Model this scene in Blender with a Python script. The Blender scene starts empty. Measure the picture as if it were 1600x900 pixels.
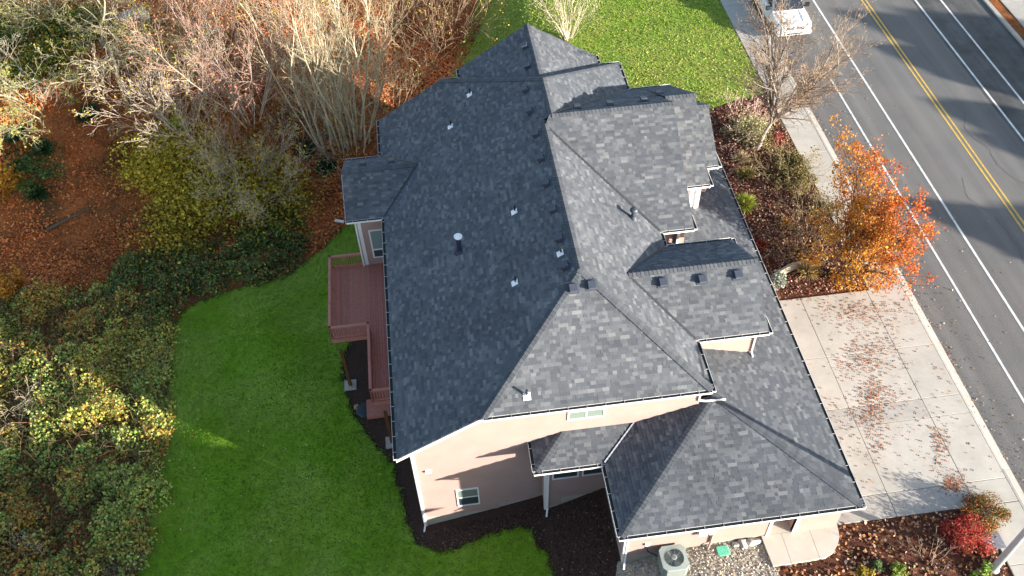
import bpy, bmesh, math, random
import numpy as np
from mathutils import Vector, Matrix
from mathutils.geometry import delaunay_2d_cdt

# ------------------------------------------------------------------ camera, world, sun
scene = bpy.context.scene
COL = scene.collection
F, YAW, PITCH, ROLL = 1429.772, 0.0997356, 0.8521219, -0.0381289
CAMP = np.array([-0.725, -22.6591, 40.2814])
def cam_axes():
    cy, sy = math.cos(YAW), math.sin(YAW); cp, sp = math.cos(PITCH), math.sin(PITCH)
    fwd = np.array([sy*cp, cy*cp, -sp]); right = np.array([cy, -sy, 0.0]); up = np.cross(right, fwd)
    cr, sr = math.cos(ROLL), math.sin(ROLL)
    return np.array([cr*right+sr*up, -sr*right+cr*up, fwd])
RR = cam_axes()
cd = bpy.data.cameras.new('camera'); cam = bpy.data.objects.new('camera', cd); COL.objects.link(cam)
cd.sensor_width = 36.0; cd.lens = 36.0*F/1600; cd.clip_start = 0.5; cd.clip_end = 3000
M3 = Matrix([[RR[0][i], RR[1][i], -RR[2][i]] for i in range(3)])
cam.matrix_world = Matrix.Translation(Vector(CAMP)) @ M3.to_4x4()
scene.camera = cam

AZ = (0.82, -0.5724)                      # towards the sun, on the ground
SUN_EL = math.radians(14.0)
world = bpy.data.worlds.new("World"); scene.world = world; world.use_nodes = True
wn = world.node_tree.nodes; wl = world.node_tree.links
bg = wn['Background']
sky = wn.new('ShaderNodeTexSky'); sky.sky_type = 'NISHITA'; sky.sun_disc = False
sky.sun_elevation = SUN_EL; sky.sun_rotation = math.atan2(AZ[0], AZ[1])
sky.air_density = 1.0; sky.dust_density = 1.0; sky.ozone_density = 1.0
wl.new(sky.outputs[0], bg.inputs[0]); bg.inputs[1].default_value = 0.118
sd = bpy.data.lights.new('sun', 'SUN'); sd.energy = 5.0; sd.angle = math.radians(0.5); sd.color = (1.0, 0.93, 0.84)
sun = bpy.data.objects.new('sun', sd); COL.objects.link(sun)
sv = Vector((AZ[0]*math.cos(SUN_EL), AZ[1]*math.cos(SUN_EL), math.sin(SUN_EL)))
sun.rotation_euler = sv.to_track_quat('Z', 'Y').to_euler(); sun.location = (60, -45, 40)
scene.view_settings.view_transform = 'Standard'; scene.view_settings.look = 'None'
scene.view_settings.exposure = 1.58; scene.view_settings.gamma = 1.0
scene.render.engine = 'CYCLES'
scene.cycles.max_bounces = 6; scene.cycles.diffuse_bounces = 3; scene.cycles.glossy_bounces = 2

# ------------------------------------------------------------------ helpers
def ray(px): return RR.T @ np.array([(px[0]-800)/F, -(px[1]-450)/F, 1.0])
def at(px, z):
    D = ray(px); return CAMP + (z-CAMP[2])/D[2]*D
def aty(px, y):
    D = ray(px); return CAMP + (y-CAMP[1])/D[1]*D
def pl(px, n, o):
    D = ray(px); n = np.array(n, float); return CAMP + np.dot(n, np.array(o)-CAMP)/np.dot(n, D)*D
TX = [-400, -60, -20, -10, -3.4, -0.2, 2.75, 4.2, 5.6, 7.8, 9.6, 25.0, 25.3, 43.5, 43.9, 400]
TZ = [-14, -9.5, -6.2, -5.2, -4.16, -3.35, -2.5, -1.75, -0.95, -0.22, 0.05, 0.05, -0.12, -0.12, 0.05, 0.05]
def terr(x, y):
    x = np.asarray(x, float); y = np.asarray(y, float)
    z = np.interp(x, TX, TZ)
    w = np.clip((-x-4)/8, 0, 1)
    a_ = np.clip((y-25.5)/13, 0, 1); b_ = np.clip((-x-1)/13, 0, 1); z = z + 5.5*(a_*a_*(3-2*a_))*(b_*b_*(3-2*b_))
    return z + w*(0.12*np.sin(x*0.9+y*0.4)+0.10*np.sin(y*0.8-x*0.5))
def gat(px, dz=0.0):
    z = 0.0
    for _ in range(30):
        p = at(px, z); z = 0.5*z + 0.5*(float(terr(p[0], p[1]))+dz)
    p = at(px, z); p[2] = float(terr(p[0], p[1]))+dz
    return p

def tag(o, label=None, cat=None, group=None, kind=None):
    if label: o['label'] = label
    if cat: o['category'] = cat
    if group: o['group'] = group
    if kind: o['kind'] = kind
    return o
def thing(name, label, cat, loc, group=None):
    o = bpy.data.objects.new(name, None); COL.objects.link(o); o.location = loc
    o.empty_display_size = 0.3
    return tag(o, label, cat, group)
def attach(o, parent):
    COL.objects.link(o)
    if parent is not None:
        o.parent = parent
        if parent.type == 'EMPTY': o.location = -Vector(parent.location)
    return o

class MB:
    def __init__(s): s.v = []; s.f = []; s.m = []; s.c = []
    def poly(s, pts, mi=0, col=None):
        b = len(s.v); s.v += [tuple(p) for p in pts]; s.f.append(tuple(range(b, b+len(pts)))); s.m.append(mi); s.c.append(col)
    def mesh(s, verts, faces, mi=0, col=None):
        b = len(s.v); s.v += [tuple(p) for p in verts]
        for q in faces: s.f.append(tuple(i+b for i in q)); s.m.append(mi); s.c.append(col)
    def box(s, o, ex, ey, ez, mi=0, col=None):      # o = one corner, three edge vectors
        o = np.array(o, float); ex = np.array(ex, float); ey = np.array(ey, float); ez = np.array(ez, float)
        if np.dot(np.cross(ex, ey), ez) < 0: ex, ey = ey, ex
        P = [o, o+ex, o+ex+ey, o+ey, o+ez, o+ex+ez, o+ex+ey+ez, o+ey+ez]
        s.mesh(P, [(0,3,2,1),(4,5,6,7),(0,1,5,4),(1,2,6,5),(2,3,7,6),(3,0,4,7)], mi, col)
    def abox(s, x0, x1, y0, y1, z0, z1, mi=0, col=None):
        s.box((x0, y0, z0), (x1-x0,0,0), (0,y1-y0,0), (0,0,z1-z0), mi, col)
    def beam(s, p0, p1, w, h, up=(0,0,1), mi=0, col=None):
        p0 = np.array(p0, float); p1 = np.array(p1, float); d = p1-p0; d1 = d/np.linalg.norm(d)
        sd = np.cross(d1, up); sd /= np.linalg.norm(sd); u = np.cross(sd, d1)
        s.box(p0-sd*w/2-u*h/2, d, sd*w, u*h, mi, col)
    def tube(s, p0, p1, r0, r1, n=10, mi=0, caps=True, col=None):
        p0 = np.array(p0, float); p1 = np.array(p1, float); d = p1-p0; d /= np.linalg.norm(d)
        a = np.cross(d, (0.3, 0.9, 0.1)); a /= np.linalg.norm(a); b = np.cross(d, a)
        V = []; 
        for k in range(n):
            t = 2*math.pi*k/n; e = a*math.cos(t)+b*math.sin(t); V.append(p0+e*r0); V.append(p1+e*r1)
        Fc = [(2*k, (2*k+2) % (2*n), (2*k+3) % (2*n), 2*k+1) for k in range(n)]
        if caps: Fc += [tuple(2*k+1 for k in range(n)), tuple(2*(n-1-k) for k in range(n))]
        s.mesh(V, Fc, mi, col)
    def lathe(s, c, prof, n=16, mi=0, col=None):     # prof [(r,z)] about vertical axis through c
        V = []; Fc = []
        for r, z in prof:
            for k in range(n):
                t = 2*math.pi*k/n; V.append((c[0]+r*math.cos(t), c[1]+r*math.sin(t), c[2]+z))
        for i in range(len(prof)-1):
            for k in range(n): Fc.append((i*n+k, i*n+(k+1) % n, (i+1)*n+(k+1) % n, (i+1)*n+k))
        Fc.append(tuple(range((len(prof)-1)*n, len(prof)*n))); Fc.append(tuple(reversed(range(n))))
        s.mesh(V, Fc, mi, col)
    def build(s, name, mats, parent=None, smooth=False, kind=None, data_only=False):
        me = bpy.data.meshes.new(name); me.from_pydata(s.v, [], s.f)
        if not isinstance(mats, (list, tuple)): mats = [mats]
        for m in mats: me.materials.append(m)
        if len(mats) > 1: me.polygons.foreach_set('material_index', s.m)
        if any(c is not None for c in s.c):
            a = me.color_attributes.new('Col', 'FLOAT_COLOR', 'CORNER')
            arr = []
            for f, c in zip(s.f, s.c):
                arr += ([*(c if c is not None else (0.5,0.5,0.5)), 1.0]) * len(f)
            a.data.foreach_set('color', arr)
        if smooth: me.polygons.foreach_set('use_smooth', [True]*len(s.f))
        me.update()
        if data_only: return me
        o = bpy.data.objects.new(name, me); attach(o, parent)
        if kind: o['kind'] = kind
        return o

def np_mesh(name, V, Q, cols, mat, parent=None, kind=None, smooth=False):
    """V (n,3), Q (m,k) equal-size faces, cols (m,3)"""
    me = bpy.data.meshes.new(name); V = np.ascontiguousarray(V, np.float32); Q = np.ascontiguousarray(Q, np.int32)
    m, k = Q.shape
    me.vertices.add(len(V)); me.vertices.foreach_set('co', V.ravel())
    me.loops.add(m*k); me.loops.foreach_set('vertex_index', Q.ravel())
    me.polygons.add(m); me.polygons.foreach_set('loop_start', np.arange(0, m*k, k, dtype=np.int32))
    me.polygons.foreach_set('loop_total', np.full(m, k, np.int32))
    me.update(calc_edges=True)
    if smooth: me.polygons.foreach_set('use_smooth', np.ones(m, bool))
    if cols is not None:
        a = me.color_attributes.new('Col', 'FLOAT_COLOR', 'CORNER')
        c4 = np.ones((m, 4), np.float32); c4[:, :3] = cols
        a.data.foreach_set('color', np.repeat(c4, k, axis=0).ravel())
    me.materials.append(mat); me.validate()
    o = bpy.data.objects.new(name, me); attach(o, parent)
    if kind: o['kind'] = kind
    return o

# ------------------------------------------------------------------ materials
def mat(name, col=(0.5,0.5,0.5), rough=0.7, attr=False, nscale=8.0, namt=0.2, bump=0.0, bscale=40.0, metal=0.0,
        col2=None, n2scale=0.4, n2amt=0.0, spec=0.3, trans=0.0, coords='Object', objrand=0.0, stretch=None):
    m = bpy.data.materials.new(name); m.use_nodes = True
    nt = m.node_tree; N = nt.nodes; L = nt.links; b = N['Principled BSDF']
    b.inputs['Roughness'].default_value = rough; b.inputs['Metallic'].default_value = metal
    b.inputs['Specular IOR Level'].default_value = spec
    tc = N.new('ShaderNodeTexCoord'); geo = N.new('ShaderNodeNewGeometry')
    pos = geo.outputs['Position'] if coords == 'World' else tc.outputs['Object']
    if attr:
        a = N.new('ShaderNodeAttribute'); a.attribute_name = 'Col'; base = a.outputs['Color']
    else:
        r = N.new('ShaderNodeRGB'); r.outputs[0].default_value = (*col, 1); base = r.outputs[0]
    if col2 is not None:
        n = N.new('ShaderNodeTexNoise'); n.inputs['Scale'].default_value = n2scale; n.inputs['Detail'].default_value = 6; n.inputs['Roughness'].default_value = 0.65
        L.new(pos, n.inputs['Vector'])
        rp = N.new('ShaderNodeValToRGB'); rp.color_ramp.elements[0].position = 0.42; rp.color_ramp.elements[1].position = 0.62
        L.new(n.outputs['Fac'], rp.inputs[0])
        mul = N.new('ShaderNodeMath'); mul.operation = 'MULTIPLY'; mul.inputs[1].default_value = n2amt if n2amt else 1.0; L.new(rp.outputs[0], mul.inputs[0])
        mx = N.new('ShaderNodeMix'); mx.data_type = 'RGBA'; L.new(mul.outputs[0], mx.inputs[0]); L.new(base, mx.inputs[6]); mx.inputs[7].default_value = (*col2, 1)
        base = mx.outputs[2]
    if objrand:
        oi = N.new('ShaderNodeObjectInfo'); mr = N.new('ShaderNodeMapRange'); mr.inputs[3].default_value = 1-objrand; mr.inputs[4].default_value = 1+objrand
        L.new(oi.outputs['Random'], mr.inputs[0]); hs = N.new('ShaderNodeVectorMath'); hs.operation = 'SCALE'; L.new(base, hs.inputs[0]); L.new(mr.outputs[0], hs.inputs['Scale']); base = hs.outputs[0]
    if stretch is not None:
        mp = N.new('ShaderNodeMapping'); mp.inputs['Scale'].default_value = stretch[:3]; L.new(pos, mp.inputs['Vector'])
        n = N.new('ShaderNodeTexNoise'); n.inputs['Scale'].default_value = 1.0; n.inputs['Detail'].default_value = 5; L.new(mp.outputs[0], n.inputs['Vector'])
        mr = N.new('ShaderNodeMapRange'); mr.inputs[1].default_value = 0.3; mr.inputs[2].default_value = 0.7; mr.inputs[3].default_value = 1-stretch[3]; mr.inputs[4].default_value = 1+stretch[3]; L.new(n.outputs['Fac'], mr.inputs[0])
        hs = N.new('ShaderNodeVectorMath'); hs.operation = 'SCALE'; L.new(base, hs.inputs[0]); L.new(mr.outputs[0], hs.inputs['Scale']); base = hs.outputs[0]
    if namt:
        n = N.new('ShaderNodeTexNoise'); n.inputs['Scale'].default_value = nscale; n.inputs['Detail'].default_value = 5; n.inputs['Roughness'].default_value = 0.7
        L.new(pos, n.inputs['Vector'])
        mr = N.new('ShaderNodeMapRange'); mr.inputs[1].default_value = 0.3; mr.inputs[2].default_value = 0.7
        mr.inputs[3].default_value = 1-namt; mr.inputs[4].default_value = 1+namt; L.new(n.outputs['Fac'], mr.inputs[0])
        hs = N.new('ShaderNodeVectorMath'); hs.operation = 'SCALE'; L.new(base, hs.inputs[0]); L.new(mr.outputs[0], hs.inputs['Scale'])
        base = hs.outputs[0]
    L.new(base, b.inputs['Base Color'])
    if bump:
        n = N.new('ShaderNodeTexNoise'); n.inputs['Scale'].default_value = bscale; n.inputs['Detail'].default_value = 4
        L.new(pos, n.inputs['Vector'])
        bp = N.new('ShaderNodeBump'); bp.inputs['Strength'].default_value = 1.0; bp.inputs['Distance'].default_value = bump
        L.new(n.outputs['Fac'], bp.inputs['Height']); L.new(bp.outputs[0], b.inputs['Normal'])
    if trans:
        t = N.new('ShaderNodeBsdfTranslucent'); L.new(base, t.inputs[0])
        ms = N.new('ShaderNodeMixShader'); ms.inputs[0].default_value = trans
        L.new(b.outputs[0], ms.inputs[1]); L.new(t.outputs[0], ms.inputs[2]); L.new(ms.outputs[0], N['Material Output'].inputs[0])
    return m
def glass_mat(name, col):
    m = mat(name, col, 0.08, namt=0.0, spec=0.6); return m

M = {}
M['shingle'] = mat('shingle', attr=True, rough=0.9, nscale=30, namt=0.16, coords='World', stretch=(0.45,0.45,0.8,0.13), bump=0.006, bscale=90, spec=0.25)
M['cap'] = mat('shingle_cap', attr=True, rough=0.9, nscale=25, namt=0.15, bump=0.006, bscale=90, spec=0.25)
M['felt'] = mat('roof_deck', (0.02,0.021,0.023), 0.95)
M['siding'] = mat('siding', (0.37,0.258,0.222), 0.6, nscale=0.8, namt=0.07, bump=0.002, bscale=30, coords='World')
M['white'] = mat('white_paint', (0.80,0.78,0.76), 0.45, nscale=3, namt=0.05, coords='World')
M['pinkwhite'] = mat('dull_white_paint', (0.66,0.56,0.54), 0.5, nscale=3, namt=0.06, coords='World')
M['gutter_in'] = mat('gutter_screen', (0.012,0.02,0.018), 0.8, nscale=30, namt=0.4)
M['found'] = mat('foundation_concrete', (0.40,0.36,0.31), 0.85, nscale=4, namt=0.15, coords='World')
M['concrete'] = mat('concrete', (0.49,0.450,0.385), 0.85, nscale=1.2, namt=0.08, objrand=0.05, bump=0.003, bscale=60, col2=(0.39,0.355,0.30), n2scale=0.45, n2amt=0.5, coords='World')
M['concrete2'] = mat('older_concrete', (0.41,0.38,0.33), 0.88, nscale=2.5, namt=0.13, bump=0.003, bscale=60, col2=(0.36,0.33,0.29), n2scale=0.7, n2amt=0.6, coords='World')
M['walk'] = mat('pale_concrete', (0.55,0.505,0.43), 0.85, nscale=2, namt=0.05, bump=0.002, bscale=60, col2=(0.48,0.43,0.36), n2scale=1.2, n2amt=0.5, coords='World')
M['joint'] = mat('joint_dirt', (0.10,0.085,0.07), 0.95, coords='World')
M['asphalt'] = mat('asphalt', (0.165,0.155,0.143), 0.92, nscale=22, namt=0.5, bump=0.012, bscale=30, col2=(0.135,0.13,0.125), n2scale=0.22, n2amt=0.6, stretch=(1.1,0.02,1,0.17), coords='World')
M['asphalt_dark'] = mat('newer_asphalt', (0.07,0.068,0.066), 0.9, nscale=12, namt=0.3, bump=0.008, bscale=30, col2=(0.13,0.127,0.12), n2scale=0.25, n2amt=0.85, stretch=(0.9,0.05,1,0.3), coords='World')
M['line_white'] = mat('road_paint_white', (0.74,0.73,0.70), 0.7, nscale=9, namt=0.12, col2=(0.40,0.39,0.37), n2scale=2.5, n2amt=0.55, coords='World')
M['line_yellow'] = mat('road_paint_yellow', (0.72,0.45,0.07), 0.7, nscale=9, namt=0.12, col2=(0.34,0.26,0.12), n2scale=2.5, n2amt=0.55, coords='World')
M['lawn'] = mat('lawn', (0.125,0.235,0.013), 0.95, nscale=2.2, namt=0.22, bump=0.03, bscale=20, col2=(0.21,0.30,0.045), n2scale=0.22, n2amt=0.75, coords='World', spec=0.1)
M['lawn2'] = mat('back_lawn', (0.17,0.255,0.035), 0.95, nscale=2, namt=0.25, bump=0.06, bscale=12, col2=(0.30,0.30,0.07), n2scale=0.8, n2amt=0.6, coords='World', spec=0.1)
M['litter'] = mat('forest_floor', (0.33,0.105,0.034), 0.95, nscale=6, namt=0.5, bump=0.08, bscale=10, col2=(0.06,0.045,0.02), n2scale=0.35, n2amt=0.8, coords='World', spec=0.1)
M['mulch'] = mat('dark_mulch', (0.060,0.036,0.028), 0.95, nscale=14, namt=0.5, bump=0.05, bscale=22, coords='World', spec=0.1)
M['mulch2'] = mat('red_mulch', (0.13,0.052,0.032), 0.95, nscale=14, namt=0.5, bump=0.05, bscale=20, col2=(0.045,0.022,0.016), n2scale=1.2, n2amt=0.8, coords='World', spec=0.1)
M['gravel'] = mat('gravel_base', (0.36,0.315,0.25), 0.9, nscale=20, namt=0.5, bump=0.03, bscale=25, coords='World')
M['leaf'] = mat('leaves', attr=True, rough=0.75, namt=0.0, trans=0.25, spec=0.2)
M['dryleaf'] = mat('dry_leaves', attr=True, rough=0.85, namt=0.0, spec=0.15)
M['bark'] = mat('bark', attr=True, rough=0.9, nscale=8, namt=0.3, bump=0.01, bscale=25, spec=0.15)
M['stone'] = mat('stones', attr=True, rough=0.85, nscale=20, namt=0.2, spec=0.2)
M['deck'] = mat('deck_stain', (0.46,0.172,0.128), 0.65, nscale=6, namt=0.16, objrand=0.12, coords='World', bump=0.002, bscale=50)
M['deckrail'] = mat('deck_rail_stain', (0.48,0.195,0.15), 0.6, nscale=5, namt=0.12, coords='World')
M['treated'] = mat('brown_timber', (0.13,0.065,0.025), 0.8, nscale=7, namt=0.3, coords='World')
M['pipe_dark'] = mat('dark_pipe', (0.03,0.03,0.035), 0.5)
M['vent'] = mat('vent_metal', (0.05,0.058,0.078), 0.45, nscale=6, namt=0.1, spec=0.5)
M['vent_dark'] = mat('vent_opening', (0.008,0.009,0.012), 0.8)
M['flue'] = mat('painted_flue', (0.035,0.045,0.09), 0.4, metal=0.2)
M['galv'] = mat('galvanised', (0.42,0.43,0.46), 0.4, metal=0.7, nscale=5, namt=0.1)
M['lead'] = mat('white_flashing', (0.85,0.86,0.88), 0.35)
M['valley'] = mat('valley_metal', (0.05,0.055,0.06), 0.45, metal=0.3)
M['pane_green'] = glass_mat('window_glass_green', (0.19,0.245,0.21))
M['pane_dark'] = glass_mat('window_glass_dark', (0.05,0.07,0.075))
M['pane_teal'] = glass_mat('window_glass_teal', (0.20,0.30,0.29))
M['door'] = mat('door_paint', (0.34,0.30,0.20), 0.5)

# ------------------------------------------------------------------ clipping / courses
def clip_rect(poly, u0, u1, v0, v1):
    def cut(P, ax, val, keep_gt):
        out = []; n = len(P)
        for i in range(n):
            a = P[i]; b = P[(i+1) % n]
            ia = (a[ax] >= val) if keep_gt else (a[ax] <= val); ib = (b[ax] >= val) if keep_gt else (b[ax] <= val)
            if ia: out.append(a)
            if ia != ib:
                t = (val-a[ax])/(b[ax]-a[ax]); out.append((a[0]+t*(b[0]-a[0]), a[1]+t*(b[1]-a[1])))
        return out
    for ax, val, g in ((0,u0,True),(0,u1,False),(1,v0,True),(1,v1,False)):
        poly = cut(poly, ax, val, g)
        if len(poly) < 3: return None
    return poly
def parea(P): return 0.5*abs(sum(P[i][0]*P[(i+1)%len(P)][1]-P[(i+1)%len(P)][0]*P[i][1] for i in range(len(P))))

TONES = [tuple((1.29,1.295,1.30)[i_]*q_ for i_, q_ in enumerate(t_)) for t_ in [(0.060,0.066,0.075),(0.070,0.076,0.085),(0.080,0.086,0.094),(0.092,0.098,0.105),(0.105,0.110,0.116),(0.120,0.125,0.130),(0.066,0.071,0.079),(0.087,0.092,0.099),(0.076,0.082,0.090),(0.136,0.140,0.143)]]
TW = [2,3,4,4,3,2,3,4,4,1]
def plane_basis(P, eave):
    P = [np.array(p, float) for p in P]
    u = np.array(eave[1], float)-np.array(eave[0], float); u /= np.linalg.norm(u)
    n = np.zeros(3)
    for i in range(len(P)): n += np.cross(P[i], P[(i+1) % len(P)])
    n /= np.linalg.norm(n)
    if n[2] < 0: n = -n
    v = np.cross(n, u)
    if v[2] < 0: u = -u; v = np.cross(n, u)
    return u, v, n
SINGLE = {}
NSINGLE = 0
def single_mesh(w, h, ti):
    key = (w, h, ti)
    if key not in SINGLE:
        b = MB(); lo, hi = 0.026+0.006*(ti % 3), 0.008
        P = [(0,0,lo),(w,0,lo),(w,h,hi),(0,h,hi)]
        b.poly(P, 0, TONES[ti])
        Bp = [(x,y,0) for x,y,_ in P]
        for i in range(4): b.poly([Bp[i], Bp[(i+1)%4], P[(i+1)%4], P[i]], 0, TONES[ti])
        SINGLE[key] = b.build('shingle', M['shingle'], data_only=True)
    return SINGLE[key]
def roof(P, eave, parent, seed, singles=0, exposure=0.172):
    """one roof plane: a deck slab, plus courses of raised shingle tabs"""
    global NSINGLE
    rng = random.Random(seed)
    u, v, n = plane_basis(P, eave); o = np.array(eave[0], float)
    if np.dot(np.array(eave[1], float)-o, u) < 0: o = np.array(eave[1], float)
    d = MB(); top = [np.array(p, float) for p in P]
    nn = np.zeros(3)
    for i in range(len(top)): nn += np.cross(top[i], top[(i+1) % len(top)])
    if nn[2] < 0: top = top[::-1]
    bot = [p-n*0.09 for p in top]
    d.poly(top); d.poly(bot[::-1])
    for i in range(len(top)): d.poly([bot[i], bot[(i+1)%len(top)], top[(i+1)%len(top)], top[i]])
    slope = d.build('roof_slope', M['felt'], parent)
    P2 = [(float(np.dot(p-o, u)), float(np.dot(p-o, v))) for p in top]
    um = min(p[0] for p in P2); uM = max(p[0] for p in P2); vm = min(p[1] for p in P2); vM = max(p[1] for p in P2)
    b = MB(); k = 0; vv = vm
    WID = [0.15,0.21,0.27,0.34,0.46]
    while vv < vM-0.01:
        uu = um - rng.random()*0.4; last = -1
        while uu < uM:
            wi = rng.choice(WID); ti = rng.choices(range(len(TONES)), TW)[0]
            if ti == last: ti = (ti+3) % len(TONES)
            last = ti
            ex = exposure
            r = clip_rect(P2, uu, uu+wi, vv, min(vv+ex, vM))
            if r is not None and parea(r) > 0.0008:
                full = parea(r) > wi*ex*0.999
                if full and singles > 0:
                    me = single_mesh(wi-0.004, ex, ti)
                    so = bpy.data.objects.new('shingle', me); COL.objects.link(so); so.parent = slope
                    w0 = o+u*uu+v*vv+n*0.002
                    so.matrix_local = Matrix([[u[i], v[i], n[i], w0[i]] for i in range(3)]+[[0,0,0,1]])
                    singles -= 1
                else:
                    lift = 0.006*(ti % 3)+rng.random()*0.004
                    T = []; B = []
                    for (a, c) in r:
                        a2 = min(a, uu+wi-0.004)
                        q = o+u*a2+v*c; h = 0.008+(0.018+lift)*(1-(c-vv)/ex)
                        T.append(q+n*h); B.append(q)
                    cc = TONES[ti]; jit = 0.94+0.12*rng.random(); cc = tuple(x*jit for x in cc)
                    b.poly(T, 0, cc)
                    for i in range(len(T)): b.poly([B[i], B[(i+1)%len(T)], T[(i+1)%len(T)], T[i]], 0, cc)
            uu += wi
        vv += exposure
    b.build('shingles', M['shingle'], slope, kind='stuff')
    return slope
def caps(p0, p1, parent, drop=0.07, seed=0, w=0.20, lift=0.035, side=None):
    rng = random.Random(seed+77); p0 = np.array(p0, float); p1 = np.array(p1, float)
    if p0[2] > p1[2]: p0, p1 = p1, p0
    d = p1-p0; Ln = np.linalg.norm(d); d /= Ln
    s = np.cross(d, (0,0,1)); s /= np.linalg.norm(s)
    b = MB(); t = -0.02; step = 0.2
    while t < Ln-0.02:
        t1 = min(t+step+0.05, Ln+0.05)
        c = rng.choice(TONES[0:3]); c = tuple(x*0.90 for x in c)
        A = p0+d*t+np.array([0,0,lift+0.02]); B = p0+d*t1+np.array([0,0,lift])
        dn = np.array([0,0,-drop])
        L0, L1 = A+s*w+dn, B+s*w+dn; R0, R1 = A-s*w+dn, B-s*w+dn
        lo = np.array([0,0,-0.035])
        b.poly([A, B, L1, L0][::-1], 0, c); b.poly([A, B, R1, R0], 0, c)
        b.poly([L0, A, A+lo, L0+lo], 0, c); b.poly([A, R0, R0+lo, A+lo], 0, c)
        b.poly([L0, L0+lo, L1+lo, L1], 0, c); b.poly([R0, R1, R1+lo, R0+lo], 0, c)
        t += step
    b.build('ridge_cap', M['cap'], parent, kind='stuff')
def valley(p0, p1, parent, m='valley', w=0.08, lift=0.05):
    b = MB(); p0 = np.array(p0, float)+(0,0,lift); p1 = np.array(p1, float)+(0,0,lift)
    b.beam(p0, p1, w*2, 0.03)
    o = b.build('valley_flashing', M[m], parent); return o
HANG = None
def gutter(p0, p1, out, parent, m='white', hang=True, w=0.175, phase=0.4):
    """open trough along an eave; out = unit outward direction"""
    global HANG
    p0 = np.array(p0, float); p1 = np.array(p1, float); out = np.array(out, float); d = p1-p0; Ln = np.linalg.norm(d); d1 = d/Ln
    b = MB(); up = np.array([0,0,1.0])
    o = p0+up*-0.10
    b.box(o+out*0.005, d, out*w, up*0.012, 0)                         # floor
    b.box(o+out*(w-0.012), d, out*0.014, up*0.112, 0)                 # front face and lip
    b.box(o+out*0.002, d, out*0.01, up*0.10, 0)                       # back
    b.box(o+out*0.014+d1*0.012+up*0.05, d-d1*0.024, out*(w-0.029), up*0.035, 1)   # dark screen inside
    b.box(o-d1*0.0+out*0.012, d1*0.01, out*(w-0.034), up*0.11, 0); b.box(p1+up*-0.10-d1*0.01+out*0.012, d1*0.01, out*(w-0.034), up*0.11, 0)
    g = b.build('gutter', [M[m], M['gutter_in']], parent)
    if hang and Ln > 0.9:
        if HANG is None:
            hb = MB(); hb.abox(-0.008,0.008,0.0,0.165,-0.03,-0.006); HANG = hb.build('gutter_hanger', M['pinkwhite'], data_only=True)
        t = phase
        while t < Ln-0.1:
            h = bpy.data.objects.new('gutter_hanger', HANG); COL.objects.link(h); h.parent = g
            q = p0+d1*t+up*0.012
            sgn = d1; 
            h.matrix_local = Matrix([[d1[i], out[i], up[i], q[i]] for i in range(3)]+[[0,0,0,1]])
            t += 0.86
    return g
def board(p0, p1, parent, name='fascia', h=0.2, t=0.03, out=(0,-1,0), m='white', dz=-0.02):
    b = MB(); p0 = np.array(p0, float); p1 = np.array(p1, float); out = np.array(out, float)
    o = p0+out*0.001+np.array([0,0,dz])
    b.box(o, p1-p0, out*t, np.array([0,0,-h])); return b.build(name, M[m], parent)

def wall(parent, origin, ud, out, poly, name='wall', lap=0.18, m='siding', board_len=3.7, seed=1):
    """poly in (u, z); wall backing plus real lap boards"""
    origin = np.array(origin, float); ud = np.array(ud, float); out = np.array(out, float); up = np.array([0,0,1.0])
    P3 = [origin+ud*u+up*z for u, z in poly]
    b = MB(); nn = np.zeros(3)
    for i in range(len(P3)): nn += np.cross(P3[i], P3[(i+1)%len(P3)])
    if np.dot(nn, out) < 0: P3 = P3[::-1]
    back = [p-out*0.12 for p in P3]
    b.poly(P3); b.poly(back[::-1])
    for i in range(len(P3)): b.poly([back[i], back[(i+1)%len(P3)], P3[(i+1)%len(P3)], P3[i]])
    w = b.build(name, M[m], parent)
    rng = random.Random(seed); s = MB()
    um = min(p[0] for p in poly); uM = max(p[0] for p in poly); zm = min(p[1] for p in poly); zM = max(p[1] for p in poly)
    z = zm
    while z < zM:
        u = um-rng.random()*board_len
        while u < uM:
            r = clip_rect(list(poly), u, u+board_len-0.003, z, min(z+lap, zM))
            if r and parea(r) > 0.002:
                T = []; B = []
                for (a, c) in r:
                    q = origin+ud*a+up*c; h = 0.004+0.044*(1-(c-z)/lap); T.append(q+out*h); B.append(q)
                n2 = np.zeros(3)
                for i in range(len(T)): n2 += np.cross(T[i], T[(i+1)%len(T)])
                if np.dot(n2, out) < 0: T = T[::-1]; B = B[::-1]
                s.poly(T)
                for i in range(len(T)): s.poly([B[i], B[(i+1)%len(T)], T[(i+1)%len(T)], T[i]])
            u += board_len
        z += lap
    s.build('siding', M[m], w, kind='stuff')
    return w
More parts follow.
